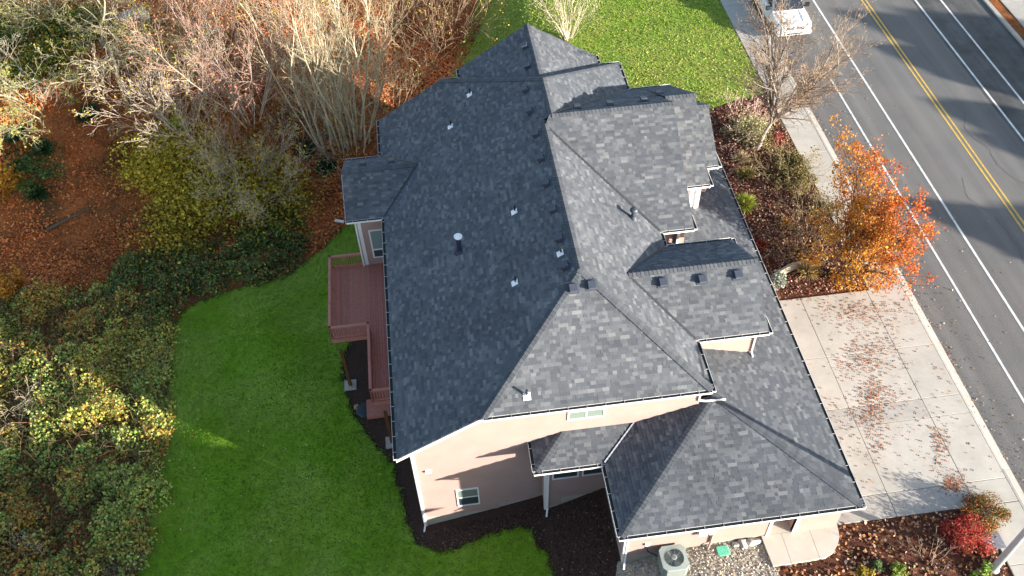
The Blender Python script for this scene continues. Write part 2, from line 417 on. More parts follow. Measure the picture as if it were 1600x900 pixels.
def window(parent, origin, ud, out, w, h, panes, fw=0.07, mats=('pane_green',), split='v', sill=True):
    """origin = lower left of the opening on the wall plane"""
    o = np.array(origin, float); ud = np.array(ud, float); out = np.array(out, float); up = np.array([0,0,1.0])
    b = MB(); D = 0.07
    b.box(o-ud*fw-up*fw, ud*(w+2*fw), out*D, up*fw); b.box(o-ud*fw+up*h, ud*(w+2*fw), out*D, up*fw)
    b.box(o-ud*fw, ud*fw, out*(D-0.004), up*h); b.box(o+ud*w, ud*fw, out*(D-0.004), up*h)
    fr = b.build('window', M['white'], parent)
    n = panes
    for i in range(n):
        p = MB()
        if split == 'h':       # panes stacked
            z0 = h*i/n; p.box(o+up*(z0+0.02)+out*0.028, ud*w, out*0.012, up*(h/n-0.03))
        else:
            u0 = w*i/n; p.box(o+ud*(u0+0.02)+out*0.028, ud*(w/n-0.03), out*0.012, up*h)
        p.build('pane', M[mats[i % len(mats)]], fr)
    for i in range(1, n):
        p = MB()
        if split == 'h': p.box(o+up*(h*i/n-0.03)+out*0.026, ud*w, out*0.032, up*0.06)
        else: p.box(o+ud*(w*i/n-0.03)+out*0.026, ud*0.06, out*0.032, up*h)
        p.build('sash_rail', M['white'], fr)
    return fr
def downspout(parent, pts, m='white', w=0.085):
    b = MB()
    for a, c in zip(pts[:-1], pts[1:]): b.beam(a, c, w, w*0.8, up=(0.31,0.93,0.17))
    return b.build('downspout', M[m], parent)

# ------------------------------------------------------------------ ground sheets
def sheet(name, poly, dz, mt, kind='structure', step=0.8, zfun=None, label=None):
    pts = []
    n = len(poly)
    for i in range(n):
        a = np.array(poly[i][:2], float); c = np.array(poly[(i+1)%n][:2], float); k = max(1, int(np.linalg.norm(c-a)/step))
        for j in range(k): pts.append(tuple(a+(c-a)*j/k))
    nb = len(pts)
    xs = [p[0] for p in pts]; ys = [p[1] for p in pts]
    rng = random.Random(len(name))
    gx = np.arange(min(xs)+step*0.5, max(xs), step); gy = np.arange(min(ys)+step*0.5, max(ys), step)
    B = np.array(pts)
    X, Y = np.meshgrid(gx, gy); X = X.ravel(); Y = Y.ravel()
    ins = np.zeros(len(X), bool); j = nb-1
    for i in range(nb):
        xi, yi = B[i]; xj, yj = B[j]
        c = ((yi > Y) != (yj > Y)) & (X < (xj-xi)*(Y-yi)/((yj-yi) if yj != yi else 1e-9)+xi); ins ^= c; j = i
    inner = [(float(a)+rng.uniform(-.1,.1)*step, float(b)+rng.uniform(-.1,.1)*step) for a, b in zip(X[ins], Y[ins])]
    V2 = [Vector(p) for p in pts+inner]
    res = delaunay_2d_cdt(V2, [(i, (i+1) % nb) for i in range(nb)], [], 1, 1e-4)
    vs, fs = res[0], res[2]
    zf = zfun or terr
    arr = np.array([(v.x, v.y) for v in vs]); z = zf(arr[:,0], arr[:,1])+dz
    V = np.column_stack([arr, z])
    tris = []
    for f in fs:
        if len(f) == 3:
            a, b_, c = [V[i] for i in f]
            if (b_[0]-a[0])*(c[1]-a[1])-(b_[1]-a[1])*(c[0]-a[0]) < 0: f = f[::-1]
            tris.append(tuple(f))
    o = np_mesh(name, V, np.array(tris), None, mt, kind=kind, smooth=True)
    if label: o['label'] = label
    return o, arr
def wpoly(pxs): return [tuple(gat(p)[:2]) for p in pxs]
def smooth_poly(P, k=3):
    P = [np.array(p[:2]) for p in P]; out = []
    n = len(P)
    for i in range(n):
        p0, p1, p2, p3 = P[i-1], P[i], P[(i+1)%n], P[(i+2)%n]
        for j in range(k):
            t = j/k; out.append(0.5*((2*p1)+(-p0+p2)*t+(2*p0-5*p1+4*p2-p3)*t*t+(-p0+3*p1-3*p2+p3)*t**3))
    return [tuple(p) for p in out]

gx = np.unique(np.concatenate([np.linspace(-400,-60,12), np.arange(-60,60,1.0), np.array(TX[1:-1]), np.linspace(60,400,12)]))
gy = np.unique(np.concatenate([np.linspace(-300,-20,10), np.arange(-20,70,1.0), np.linspace(70,400,12)]))
GX, GY = np.meshgrid(gx, gy); GZ = terr(GX, GY)
nx, ny = len(gx), len(gy)
idx = np.arange(nx*ny).reshape(ny, nx)
Q = np.stack([idx[:-1,:-1], idx[:-1,1:], idx[1:,1:], idx[1:,:-1]], -1).reshape(-1,4)
np_mesh('ground', np.column_stack([GX.ravel(), GY.ravel(), GZ.ravel()]), Q, None, M['litter'], kind='structure', smooth=True)

lawn_px = [(271,515),(285,492),(315,472),(345,460),(420,440),(470,415),(503,390),(530,362),(560,335),(590,320)]
lawn_in = [(610,420),(560,520),(536,560),(540,610),(556,655),(580,690),(608,722),(624,765),(634,815),(655,848),(690,862),(730,856),(762,836),(800,827),(830,829),(838,850),(856,872),(872,905),(880,960)]
lawn_out = [(840,1010),(400,1040),(180,1010),(205,930),(222,850),(238,765),(253,690),(262,610),(268,560)]
LAWN = wpoly(lawn_px+lawn_in+lawn_out)
def ragged(P, amp=.16, step=.3, seed=4):
    r_ = random.Random(seed); out = []
    for i in range(len(P)):
        a = np.array(P[i]); c = np.array(P[(i+1)%len(P)]); d_ = c-a; L_ = np.linalg.norm(d_); n_ = np.array([-d_[1],d_[0]])/max(L_,1e-6); k_ = max(1,int(L_/step))
        for j in range(k_): out.append(tuple(a+d_*j/k_+n_*(r_.gauss(0,amp*.5)+amp*.5*math.sin((a[0]+a[1]+j)*1.7))))
    return out
LAWN = ragged(smooth_poly(LAWN, 3))
sheet('left_lawn', LAWN, 0.05, M['lawn'])
sheet('mulch_bed', [(-9.2,8.5),(-9.0,17.5),(-3,18),(6,18),(10,0),(6.2,-4.9),(6.0,-12),(-6,-12),(-7,-4)], 0.025, M['mulch'])
BACKL = [(-0.5,30),(0.5,36),(2.0,41),(4.2,46),(7,52),(10,60),(23.0,75),(23.0,27.8),(19.5,27.0),(17.5,26.2),(14.5,25.4),(8,22)]
sheet('back_lawn', BACKL, 0.06, M['lawn2'])
BED = [(14.5,25.4),(17.5,26.2),(19.5,27.0),(23.0,27.8),(23.0,9.2),(15.5,9.2),(12,12),(12,22)]
sheet('garden_bed', BED, 0.04, M['mulch2'])
BED2 = [(12.9,-5.4),(15.7,-4.7),(22.9,-4.72),(22.9,-16),(10.5,-16),(12.2,-8)]
sheet('corner_bed', BED2, 0.04, M['mulch2'])
GRAV = [(5.6,-4.6),(12.6,-4.6),(12.6,-7.2),(10.8,-16),(3.5,-16),(4.8,-7)]
sheet('gravel_strip', GRAV, 0.06, M['gravel'])

# ------------------------------------------------------------------ road, kerbs, pavements
def flat(name, x0, x1, y0, y1, z, mt, kind='structure'):
    b = MB(); b.poly([(x0,y0,z),(x1,y0,z),(x1,y1,z),(x0,y1,z)]); return b.build(name, mt, kind=kind)
flat('road', 25.4, 43.35, -150, 250, 0.0, M['asphalt'])
flat('road_resurfaced_lane', 37.9, 43.34, -150, 250, 0.004, M['asphalt_dark'])
for nm, xc, w, mt in (('lane_line',28.06,0.14,'line_white'),('lane_line',30.35,0.15,'line_white'),('lane_line',38.2,0.15,'line_white'),('lane_line',40.15,0.15,'line_white'),('centre_line',34.08,0.12,'line_yellow'),('centre_line',34.40,0.12,'line_yellow')):
    flat(nm, xc-w/2, xc+w/2, -150, 29.0 if xc < 29 else 250, 0.009, M[mt])
def slab_block(x0, x1, y0, y1, z1, parent, mt, gap=0.012, name='slab', th=0.12):
    b = MB(); x0 += gap; x1 -= gap; y0 += gap; y1 -= gap; c = 0.012; z0 = z1-th
    V = [(x0,y0,z0),(x1,y0,z0),(x1,y1,z0),(x0,y1,z0),(x0,y0,z1-c),(x1,y0,z1-c),(x1,y1,z1-c),(x0,y1,z1-c),(x0+c,y0+c,z1),(x1-c,y0+c,z1),(x1-c,y1-c,z1),(x0+c,y1-c,z1)]
    Fc = [(0,3,2,1),(8,9,10,11)]
    for i in range(4):
        j = (i+1) % 4; Fc += [(i,j,4+j,4+i),(4+i,4+j,8+j,8+i)]
    b.mesh(V, Fc); return b.build(name, mt, parent)
dv = flat('driveway', 15.4, 24.95, -4.72, 9.05, 0.075, M['joint'])
DX = [15.5, 18.95, 22.85, 24.95]; DY = [-4.7,-3.45,0.35,1.5,4.8,9.05]
for i in range(3):
    for j in range(5):
        slab_block(DX[i], DX[i+1], DY[j], DY[j+1], 0.152+0.002*((i+j)%2), dv, M['concrete2'] if j in (0,2) and i < 2 else M['concrete'])
sw = flat('sidewalk', 23.0, 24.95, -40, 90, 0.07, M['joint'])
y = 9.05
while y < 70: slab_block(23.03, 24.95, y, y+3.0, 0.15, sw, M['concrete2'] if y > 25 else M['concrete']); y += 3.0
y = -4.72
while y > -25: slab_block(22.95, 24.95, y-3.0, y, 0.15, sw, M['concrete']); y -= 3.0
kb = MB()
kb.abox(24.955,25.40,-150,250,-0.1,0.012)
k1 = kb.build('kerb', M['joint'], kind='structure')
y = -24.0
while y < 70:
    b = MB(); hgt = 0.06 if -5 < y < 9 else 0.155
    y0, y1 = y+0.008, y+2.992
    prof = [(24.96,0.0),(24.96,0.15),(25.10,0.15 if hgt > 0.1 else 0.13),(25.16,hgt*0.5 if hgt > 0.1 else 0.09),(25.46,0.022),(25.46,-0.05)]
    V = [(x,y0,z) for x,z in prof]+[(x,y1,z) for x,z in prof]; n = len(prof)
    b.mesh(V, [(i,(i+1)%n,n+(i+1)%n,n+i) for i in range(n)]+[tuple(range(n))[::-1], tuple(range(n,2*n))])
    b.build('kerb_stone', M['concrete2'], k1); y += 3.0
fk = MB(); fk.abox(43.3,43.62,-150,250,-0.1,0.14); fk.build('far_kerb', M['concrete2'], kind='structure')
flat('leaf_verge', 43.62, 44.5, -150, 250, 0.10, M['litter'])
fs_ = flat('far_sidewalk', 44.5, 48.5, -40, 90, 0.075, M['joint'])
y = 20
while y < 50: slab_block(44.5, 48.5, y, y+4.0, 0.15, fs_, M['concrete2']); y += 4.0

cr_ = random.Random(31)
for x0, y0, n_ in ((32.3,6,24),(36.4,16,18)):
    b = MB(); px_, py_ = x0, y0; ang = math.pi/2+cr_.uniform(-.4,.4)
    for i in range(n_):
        ang += cr_.uniform(-.5,.5)+(.45*(math.pi/2-ang)); qx, qy = px_+.5*math.cos(ang), py_+.5*math.sin(ang); w_ = .008+.010*cr_.random(); nx_, ny_ = -math.sin(ang)*w_, math.cos(ang)*w_
        b.poly([(px_-nx_,py_-ny_,.0065),(px_+nx_,py_+ny_,.0065),(qx+nx_,qy+ny_,.0065),(qx-nx_,qy-ny_,.0065)][::-1]); px_, py_ = qx, qy
    b.build('road_crack', M['joint'], kind='structure')
# ------------------------------------------------------------------ the house
house = thing('house', 'large cream two-storey house with a dark grey shingle hip roof and several front gables', 'house', (3, 11, -3.5))
H = house
k = 0.6286; E1 = 5.7
def zk(x): return E1+k*x
zl = zk(-4.14)
NH = (5.25,5.25,9.0)
main_left = [(-4.14,0,zl),(0,0,E1),NH,(5.25,16.3,9.0),(5.69,16.3,zk(5.69)),(5.69,19.58,zk(5.69)),(0,25.27,E1),(-4.14,25.27,zl)]
roof(main_left, [(-4.14,0,zl),(-4.14,25.27,zl)], H, 1)
roof([(0,0,E1),(10.5,0,E1),NH], [(0,0,E1),(10.5,0,E1)], H, 2)
roof([(10.5,0,E1),(10.5,16.3,E1),(5.25,16.3,9.0),NH], [(10.5,0,E1),(10.5,16.3,E1)], H, 3)
ZM = zk(5.69)
roof([(11.39,16.4,E1),(11.39,25.27,E1),(5.69,19.58,ZM),(5.69,16.3,ZM)], [(11.39,16.4,E1),(11.39,25.27,E1)], H, 4)
roof([(11.39,25.27,E1),(0,25.27,E1),(5.69,19.58,ZM)], [(11.39,25.27,E1),(0,25.27,E1)], H, 5)
# lower wing beyond the main ridge
ZF = E1+0.6286*4.42
roof([(1.3,20.6,E1),(1.3,26.3,E1),(5.72,26.3,ZF),(5.72,20.6,ZF)], [(1.3,20.6,E1),(1.3,26.3,E1)], H, 6)
roof([(10.14,20.6,E1),(10.14,26.3,E1),(5.72,26.3,ZF),(5.72,20.6,ZF)], [(10.14,20.6,E1),(10.14,26.3,E1)], H, 7)
# front gables, each stepping out from the one behind
G1 = 9.28
roof([(10.5,10.2,E1),(12.35,10.2,E1),(12.35,16.3,G1),(5.55,16.3,G1),(5.25,15.8,8.99)], [(10.5,10.2,E1),(12.35,10.2,E1)], H, 8)
roof([(12.35,22.4,E1),(11.39,22.4,E1),(5.72,16.34,G1-0.024),(12.35,16.3,G1)], [(12.35,22.4,E1),(11.39,22.4,E1)], H, 9)
G2 = 8.45
roof([(12.37,13.37,E1),(14.1,13.37,E1),(14.1,17.9,G2),(12.37,17.9,G2)], [(12.37,13.37,E1),(14.1,13.37,E1)], H, 10)
roof([(12.37,22.43,E1),(14.1,22.43,E1),(14.1,17.9,G2),(12.37,17.9,G2)], [(12.37,22.43,E1),(14.1,22.43,E1)], H, 11)
G3 = 7.57
roof([(14.12,14.82,E1),(14.98,14.82,E1),(14.98,17.9,G3),(14.12,17.9,G3)], [(14.12,14.82,E1),(14.98,14.82,E1)], H, 12)
roof([(14.12,20.98,E1),(14.98,20.98,E1),(14.98,17.9,G3),(14.12,17.9,G3)], [(14.12,20.98,E1),(14.98,20.98,E1)], H, 13)
DZ = 7.47
roof([(10.5,2.88,E1),(14.08,2.88,E1),(14.08,5.95,DZ),(7.68,5.95,DZ)], [(10.5,2.88,E1),(14.08,2.88,E1)], H, 14)
roof([(10.5,9.02,E1),(14.08,9.02,E1),(14.08,5.95,DZ),(7.68,5.95,DZ)], [(10.5,9.02,E1),(14.08,9.02,E1)], H, 15)
# lower storey roof
EG = 2.8935; AP = (10.84,0.42,EG+0.3116*5.44)
zr = lambda x: EG+0.311*(16.29-x)
AP = (10.84,0.42,zr(10.84))
roof([(16.29,-5.16,EG),(16.29,20.6,EG),(9.9,20.6,zr(9.9)),(9.9,0.42,zr(9.9)),AP], [(16.29,-5.16,EG),(16.29,20.6,EG)], H, 16)
roof([(5.40,-5.16,EG),(16.29,-5.16,EG),AP], [(5.40,-5.16,EG),(16.29,-5.16,EG)], H, 17, singles=300)
zlft = lambda x: EG+(AP[2]-EG)/(10.84-5.40)*(x-5.40)
roof([(5.40,-5.16,EG),AP,(7.13,0.42,zlft(7.13)),(7.13,0.2,zlft(7.13)),(5.40,-1.45,EG)], [(5.40,-5.16,EG),(5.40,-1.45,EG)], H, 18)
BT = 3.435
roof([(2.19,-1.45,EG),(5.40,-1.45,EG),(7.13,0.2,BT),(3.72,0.2,BT)], [(2.19,-1.45,EG),(5.40,-1.45,EG)], H, 19)
roof([(2.19,-1.45,EG),(3.72,0.2,BT),(2.19,0.2,EG)], [(2.19,-1.45,EG),(2.19,0.2,EG)], H, 20)
# bump-out on the garden side
BZ = 4.55
roof([(-6.37,16.25,3.1),(-4.1,16.25,3.1),(-1.84,18.95,BZ),(-6.37,18.95,BZ)], [(-6.37,16.25,3.1),(-4.1,16.25,3.1)], H, 21)
roof([(-6.37,21.6,3.1),(-4.1,21.6,3.1),(-1.84,18.95,BZ),(-6.37,18.95,BZ)], [(-6.37,21.6,3.1),(-4.1,21.6,3.1)], H, 22)
for i, (a, b_, dr) in enumerate([((0,0,E1),NH,.06),((10.5,0,E1),NH,.06),(NH,(5.25,16.1,9.0),.08),((5.69,16.3,ZM),(5.69,19.58,ZM),.08),((0,25.27,E1),(5.69,19.58,ZM),.06),((11.39,25.27,E1),(5.69,19.58,ZM),.06),
    ((5.72,20.8,ZF),(5.72,26.3,ZF),.08),((5.7,16.3,G1),(12.35,16.3,G1),.08),((12.4,17.9,G2),(14.1,17.9,G2),.08),((14.12,17.9,G3),(14.98,17.9,G3),.08),((7.8,5.95,DZ),(14.08,5.95,DZ),.08),
    ((5.40,-5.16,EG),AP,.035),((16.29,-5.16,EG),AP,.035),((2.19,-1.45,EG),(3.72,0.2,BT),.035),((-6.37,18.95,BZ),(-1.95,18.95,BZ),.07)]):
    caps(a, b_, H, dr, i)
valley((10.5,10.2,E1),(5.4,15.6,8.9), H); valley((10.5,2.88,E1),(7.75,5.85,7.42), H); valley((10.5,9.02,E1),(7.75,6.05,7.42), H)
valley((-4.1,16.25,3.1),(-1.9,18.88,4.52), H); valley((-4.1,21.6,3.1),(-1.9,19.05,4.52), H); valley((11.39,22.4,E1),(5.8,16.42,9.24), H)
valley((5.40,-1.45,EG),(7.1,0.16,3.42), H, 'lead', 0.03, 0.06); valley((5.33,-1.43,EG-.02),(7.03,0.18,3.40), H, 'gutter_in', 0.04, 0.06)

# gutters
X, Y_ = np.array([1.0,0,0]), np.array([0,1.0,0])
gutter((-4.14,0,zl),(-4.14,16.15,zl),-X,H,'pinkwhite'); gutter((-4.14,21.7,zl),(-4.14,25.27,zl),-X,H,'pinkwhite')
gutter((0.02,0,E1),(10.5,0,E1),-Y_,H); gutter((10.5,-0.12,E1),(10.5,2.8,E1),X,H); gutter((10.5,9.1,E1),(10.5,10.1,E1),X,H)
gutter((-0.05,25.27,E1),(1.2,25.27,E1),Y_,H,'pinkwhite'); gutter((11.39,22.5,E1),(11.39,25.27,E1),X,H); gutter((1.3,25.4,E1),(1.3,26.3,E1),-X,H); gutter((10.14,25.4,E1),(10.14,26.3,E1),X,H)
gutter((10.2,25.27,E1),(11.5,25.27,E1),Y_,H)
gutter((10.62,10.2,E1),(12.35,10.2,E1),-Y_,H); gutter((12.35,10.08,E1),(12.35,11.1,E1),X,H,hang=False)
gutter((12.4,13.37,E1),(14.1,13.37,E1),-Y_,H); gutter((14.1,13.25,E1),(14.1,14.3,E1),X,H,hang=False)
gutter((14.12,14.82,E1),(14.98,14.82,E1),-Y_,H); gutter((14.98,14.7,E1),(14.98,15.8,E1),X,H,hang=False)
gutter((11.5,22.4,E1),(14.1,22.43,E1),Y_,H)
gutter((10.62,2.88,E1),(14.08,2.88,E1),-Y_,H); gutter((14.08,2.76,E1),(14.08,3.8,E1),X,H,hang=False)
gutter((10.62,9.02,E1),(14.08,9.02,E1),Y_,H); gutter((14.08,8.5,E1),(14.08,9.14,E1),X,H,hang=False)
gutter((16.29,-5.28,EG),(16.29,20.6,EG),X,H); gutter((5.28,-5.16,EG),(16.41,-5.16,EG),-Y_,H)
gutter((5.40,-5.16,EG),(5.40,-1.5,EG),-X,H); gutter((2.07,-1.45,EG),(5.30,-1.45,EG),-Y_,H); gutter((2.19,-1.45,EG),(2.19,0.18,EG),-X,H)
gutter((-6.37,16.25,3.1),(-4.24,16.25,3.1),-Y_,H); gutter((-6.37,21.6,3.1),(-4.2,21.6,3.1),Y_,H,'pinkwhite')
# rake boards
def rake(p0, p1, out, m='white'): board(p0, p1, H, 'rake_board', 0.2, 0.03, out, m, -0.13 if out[0] > 0 else -0.03)
rake((-4.2,0,zl-0.03),(0,0,E1),(0,-1,0)); rake((-4.14,25.27,zl),(0,25.27,E1),(0,1,0))
for x0, yn, yr, yf, zr_ in ((12.35,10.2,16.3,22.4,G1),(14.1,13.37,17.9,22.43,G2),(14.98,14.82,17.9,20.98,G3),(14.08,2.88,5.95,9.02,DZ)):
    rake((x0,yn,E1),(x0,yr,zr_),(1,0,0)); rake((x0,yf,E1),(x0,yr,zr_),(1,0,0))
rake((1.3,26.3,E1),(5.72,26.3,ZF),(0,1,0)); rake((10.14,26.3,E1),(5.72,26.3,ZF),(0,1,0))
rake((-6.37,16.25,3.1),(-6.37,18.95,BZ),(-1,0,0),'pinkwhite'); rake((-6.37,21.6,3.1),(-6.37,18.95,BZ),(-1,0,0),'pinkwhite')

# walls
WY = 0.2; XW = -3.47
s1 = aty((673,806),WY)[2]; s2 = aty((781,783.6),WY)[2]; xs1 = aty((780,791),WY)[0]; s3 = s2+.42
wall(H, (0,WY,0), X, -Y_, [(XW,s1),(XW,zk(XW)-.12),(-0.1,E1-.12),(10.1,E1-.08),(10.1,s3),(2.3,s3),(2.3,s2),(xs1,s2),(xs1,s1)], seed=3)
wall(H, (XW,0,0), Y_, -X, [(WY,-5.2),(25.0,-5.2),(25.0,zk(XW)-.1),(WY,zk(XW)-.1)], seed=4)
wall(H, (10.1,0,0), Y_, X, [(WY,2.5),(25.0,2.5),(25.0,E1-.05),(WY,E1-.05)], seed=5)
wall(H, (0,24.95,0), X, Y_, [(XW,-5.2),(10.1,-2),(10.1,E1-.1),(0,E1-.1),(XW,zk(XW)-.1)], seed=6)
BY = -0.65
wall(H, (0,BY,0), X, -Y_, [(2.75,-1.95),(2.75,EG-.05),(5.8,EG-.05),(5.8,-1.25),(3.55,-1.25),(3.55,-1.95)], seed=7)
wall(H, (2.75,0,0), Y_, -X, [(BY,-1.95),(BY,EG-.05),(0.19,EG-.02),(0.19,-1.95)], seed=8)
GY_ = -4.76; GXL = 5.78
wall(H, (GXL,0,0), Y_, -X, [(GY_,-0.36),(0.19,-0.36),(0.19,EG-.02),(GY_,EG-.02)], seed=9)
wall(H, (0,GY_,0), X, -Y_, [(GXL,0.10),(9.4,0.10),(9.4,0.32),(12.62,0.32),(12.62,EG-.02),(GXL,EG-.02)], seed=10)
wall(H, (0,GY_,0), X, -Y_, [(13.75,-0.3),(15.85,-0.3),(15.85,EG-.02),(13.75,EG-.02)], seed=11)
wall(H, (0,GY_,0), X, -Y_, [(12.62,2.35),(13.75,2.35),(13.75,EG-.02),(12.62,EG-.02)], seed=12)
wall(H, (15.85,0,0), Y_, X, [(GY_,-0.2),(20.4,-0.2),(20.4,EG-.02),(GY_,EG-.02)], seed=13)
wall(H, (0,20.3,0), X, Y_, [(10.1,-0.5),(15.85,-0.2),(15.85,EG-.02),(12,EG+1),(10.1,EG+1.6)], seed=14)
# bump-out walls
wall(H, (0,16.55,0), X, -Y_, [(-5.75,-1.2),(-5.75,3.15),(XW,3.15),(XW,-1.2)], seed=15)
wall(H, (-5.75,0,0), Y_, -X, [(16.55,-5.6),(21.3,-5.6),(21.3,3.25),(18.95,BZ-.15),(16.55,3.25)], seed=16)
wall(H, (0,21.3,0), X, Y_, [(-5.75,-5.6),(-5.75,3.2),(XW,3.2),(XW,-5.2)], seed=17)
# gable walls facing the street, with the side walls of each step
def gable(xw, y0, y1, yr, zr2, zb, xin, seed):
    s = (zr2-E1)/(y1-yr+0.35)
    wall(H, (xw,0,0), Y_, X, [(y0,zb),(y1,zb),(y1,E1+.05),(yr,zr2-.15),(y0,E1+.05)], seed=seed)
    wall(H, (0,y0,0), X, -Y_, [(xin,zb),(xw,zb),(xw,E1+.02),(xin,E1+.02)], seed=seed+1)
    wall(H, (0,y1,0), X, Y_, [(xin,zb),(xw,zb),(xw,E1+.02),(xin,E1+.02)], seed=seed+2)
gable(12.0,10.5,22.1,16.3,G1,3.0,10.1,20); gable(13.75,13.68,22.12,17.9,G2,3.0,12.0,24); gable(14.6,15.1,20.7,17.9,G3,3.0,13.75,28); gable(13.7,3.2,8.7,5.95,DZ,3.0,10.1,32)
wall(H, (0,25.98,0), X, Y_, [(1.65,-3),(9.8,0),(9.8,E1),(5.72,ZF-.15),(1.65,E1)], seed=36)
wall(H, (1.65,0,0), Y_, -X, [(24.9,-3.2),(25.98,-3.2),(25.98,E1-.03),(24.9,E1-.03)], seed=37)
wall(H, (9.8,0,0), Y_, X, [(24.9,-1),(25.98,-1),(25.98,E1-.03),(24.9,E1-.03)], seed=38)
# white trim: corner boards, brackets
def corner_board(x0, x1, y0, y1, z0, z1, m='white', name='corner_board'):
    b = MB(); b.abox(x0,x1,y0,y1,z0,z1); b.build(name, M[m], H)
corner_board(XW-.065,XW+.10,WY-.065,WY+.10,-4.45,zk(XW)-.18); corner_board(2.685,2.83,BY-.065,BY+.1,-2.35,EG-.1)
corner_board(GXL-.065,GXL+.1,GY_-.065,GY_+.1,-0.55,EG-.1); corner_board(-5.815,-5.60,16.485,16.66,-1.0,3.0)
corner_board(12.48,12.62,GY_-.07,GY_+.02,0.15,2.42,name='door_trim'); corner_board(13.75,13.9,GY_-.07,GY_+.05,0.15,2.42,name='door_trim'); corner_board(12.48,13.9,GY_-.075,GY_+.02,2.42,2.56,name='door_trim')
b = MB(); b.abox(12.62,13.75,GY_+.55,GY_+.6,0.15,2.4); dr = b.build('door', M['door'], H)
b = MB(); b.abox(12.60,13.78,GY_-.02,GY_+.62,-.2,0.236); b.build('threshold', M['walk'], H)
b = MB(); b.lathe((12.78,GY_+.52,1.15),[(0.01,-.04),(0.035,-.02),(0.035,.02),(0.01,.04)],8); b.build('door_handle', M['galv'], dr)
b = MB(); b.abox(12.60,12.63,GY_-.0,GY_+.6,0.15,2.4); b.abox(13.75,13.78,GY_+.03,GY_+.6,0.15,2.4); b.build('door_jamb', M['siding'], H)
for xx, yy in ((13.1,13.62),(13.45,13.62),(12.65,13.62),(11.55,10.43)):
    b = MB(); b.abox(xx,xx+.14,yy-.10,yy+.03,3.6,E1-.1); b.build('trim_post', M['white'], H)
b = MB(); b.abox(12.35,13.72,13.60,13.665,3.3,E1-.05); b.build('trim_panel', M['white'], H)
# foundation, stepped with the slope
def fnd(*a_):
    b = MB(); b.abox(*a_); b.build('foundation', M['found'], H)
fnd(XW+.01,xs1,WY-.012,WY+.1,-5.4,s1-.002); fnd(xs1+.002,2.3,WY-.012,WY+.1,-4.4,s2-.002); fnd(2.302,2.74,WY-.012,WY+.1,-3.8,s3-.002)
fnd(2.76,3.55,BY-.012,BY+.1,-3.4,-1.952); fnd(3.552,5.76,BY-.012,BY+.1,-3.0,-1.252); fnd(2.738,2.85,BY+.1,0.18,-3.8,-1.952)
fnd(GXL+.0,9.4,GY_-.012,GY_+.1,-1.6,0.098); fnd(9.402,12.60,GY_-.012,GY_+.1,-0.6,0.318)
fnd(GXL-.014,GXL+.1,GY_+.1,BY,-2.4,-0.36)
# windows
def win_px(plane_y, tl, br, panes, mats, split):
    a = aty(tl, plane_y); b_ = aty(br, plane_y)
    return window(H, (a[0]+.07, plane_y-.018, b_[2]+.07), X, -Y_, b_[0]-a[0]-.14, a[2]-b_[2]-.14, panes, 0.075, mats, split)
win_px(WY, (712,764.5), (750,785), 2, ('pane_dark','pane_green'), 'h')
win_px(WY, (887,642), (944,648), 2, ('pane_green',), 'v')
window(H, (3.15,BY-.018,0.7), X, -Y_, 1.15, 1.5, 2, 0.08, ('pane_dark','pane_green'), 'h')
window(H, (4.62,BY-.018,0.7), X, -Y_, 1.05, 1.5, 2, 0.08, ('pane_dark','pane_dark'), 'h')
window(H, (-5.15,16.532,-0.35), X, -Y_, 1.05, 2.2, 1, 0.09, ('pane_teal',), 'h')
b = MB(); b.abox(-5.15,-4.1,16.46,16.52,0.22,0.32); b.build('window_rail', M['white'], H)
b = MB(); b.abox(-5.15,-4.1,16.475,16.49,-0.35,0.22); b.build('lower_pane', M['pane_dark'], H)
# downspouts
def gz(x, y): return float(terr(x, y))
downspout(H, [(2.95,-1.5,EG-.1),(2.9,BY-.08,EG-.45),(2.85,BY-.08,gz(2.8,BY)+.25),(2.75,BY-.45,gz(2.8,BY-.3)+.08)])
downspout(H, [(5.46,-5.2,EG-.1),(5.86,GY_-.07,EG-.5),(5.86,GY_-.07,-0.35),(5.76,GY_-.4,-0.6)])
downspout(H, [(XW-.02,WY-.09,zl+.1),(XW-.02,WY-.09,-3.9),(XW-.12,WY-.35,-4.2)])
downspout(H, [(13.95,2.78,E1-.1),(13.62,3.11,E1-.5),(13.62,3.11,3.85),(13.6,2.85,3.76)])
pa = pl((1079,625),(0,1,0),(0,-0.02,0)); 
downspout(H, [(10.05,-0.06,E1-.12),(10.05,WY-.09,E1-.45),(10.05,WY-.09,4.75),(10.35,0.12,4.62),(11.35,0.12,4.55)])
downspout(H, [(10.9,10.45,E1-.15),(10.75,10.42,E1-.6),(10.72,10.42,4.75)])
downspout(H, [(-6.05,16.2,3.0),(-5.9,16.44,2.7),(-5.9,16.44,-1.0)])
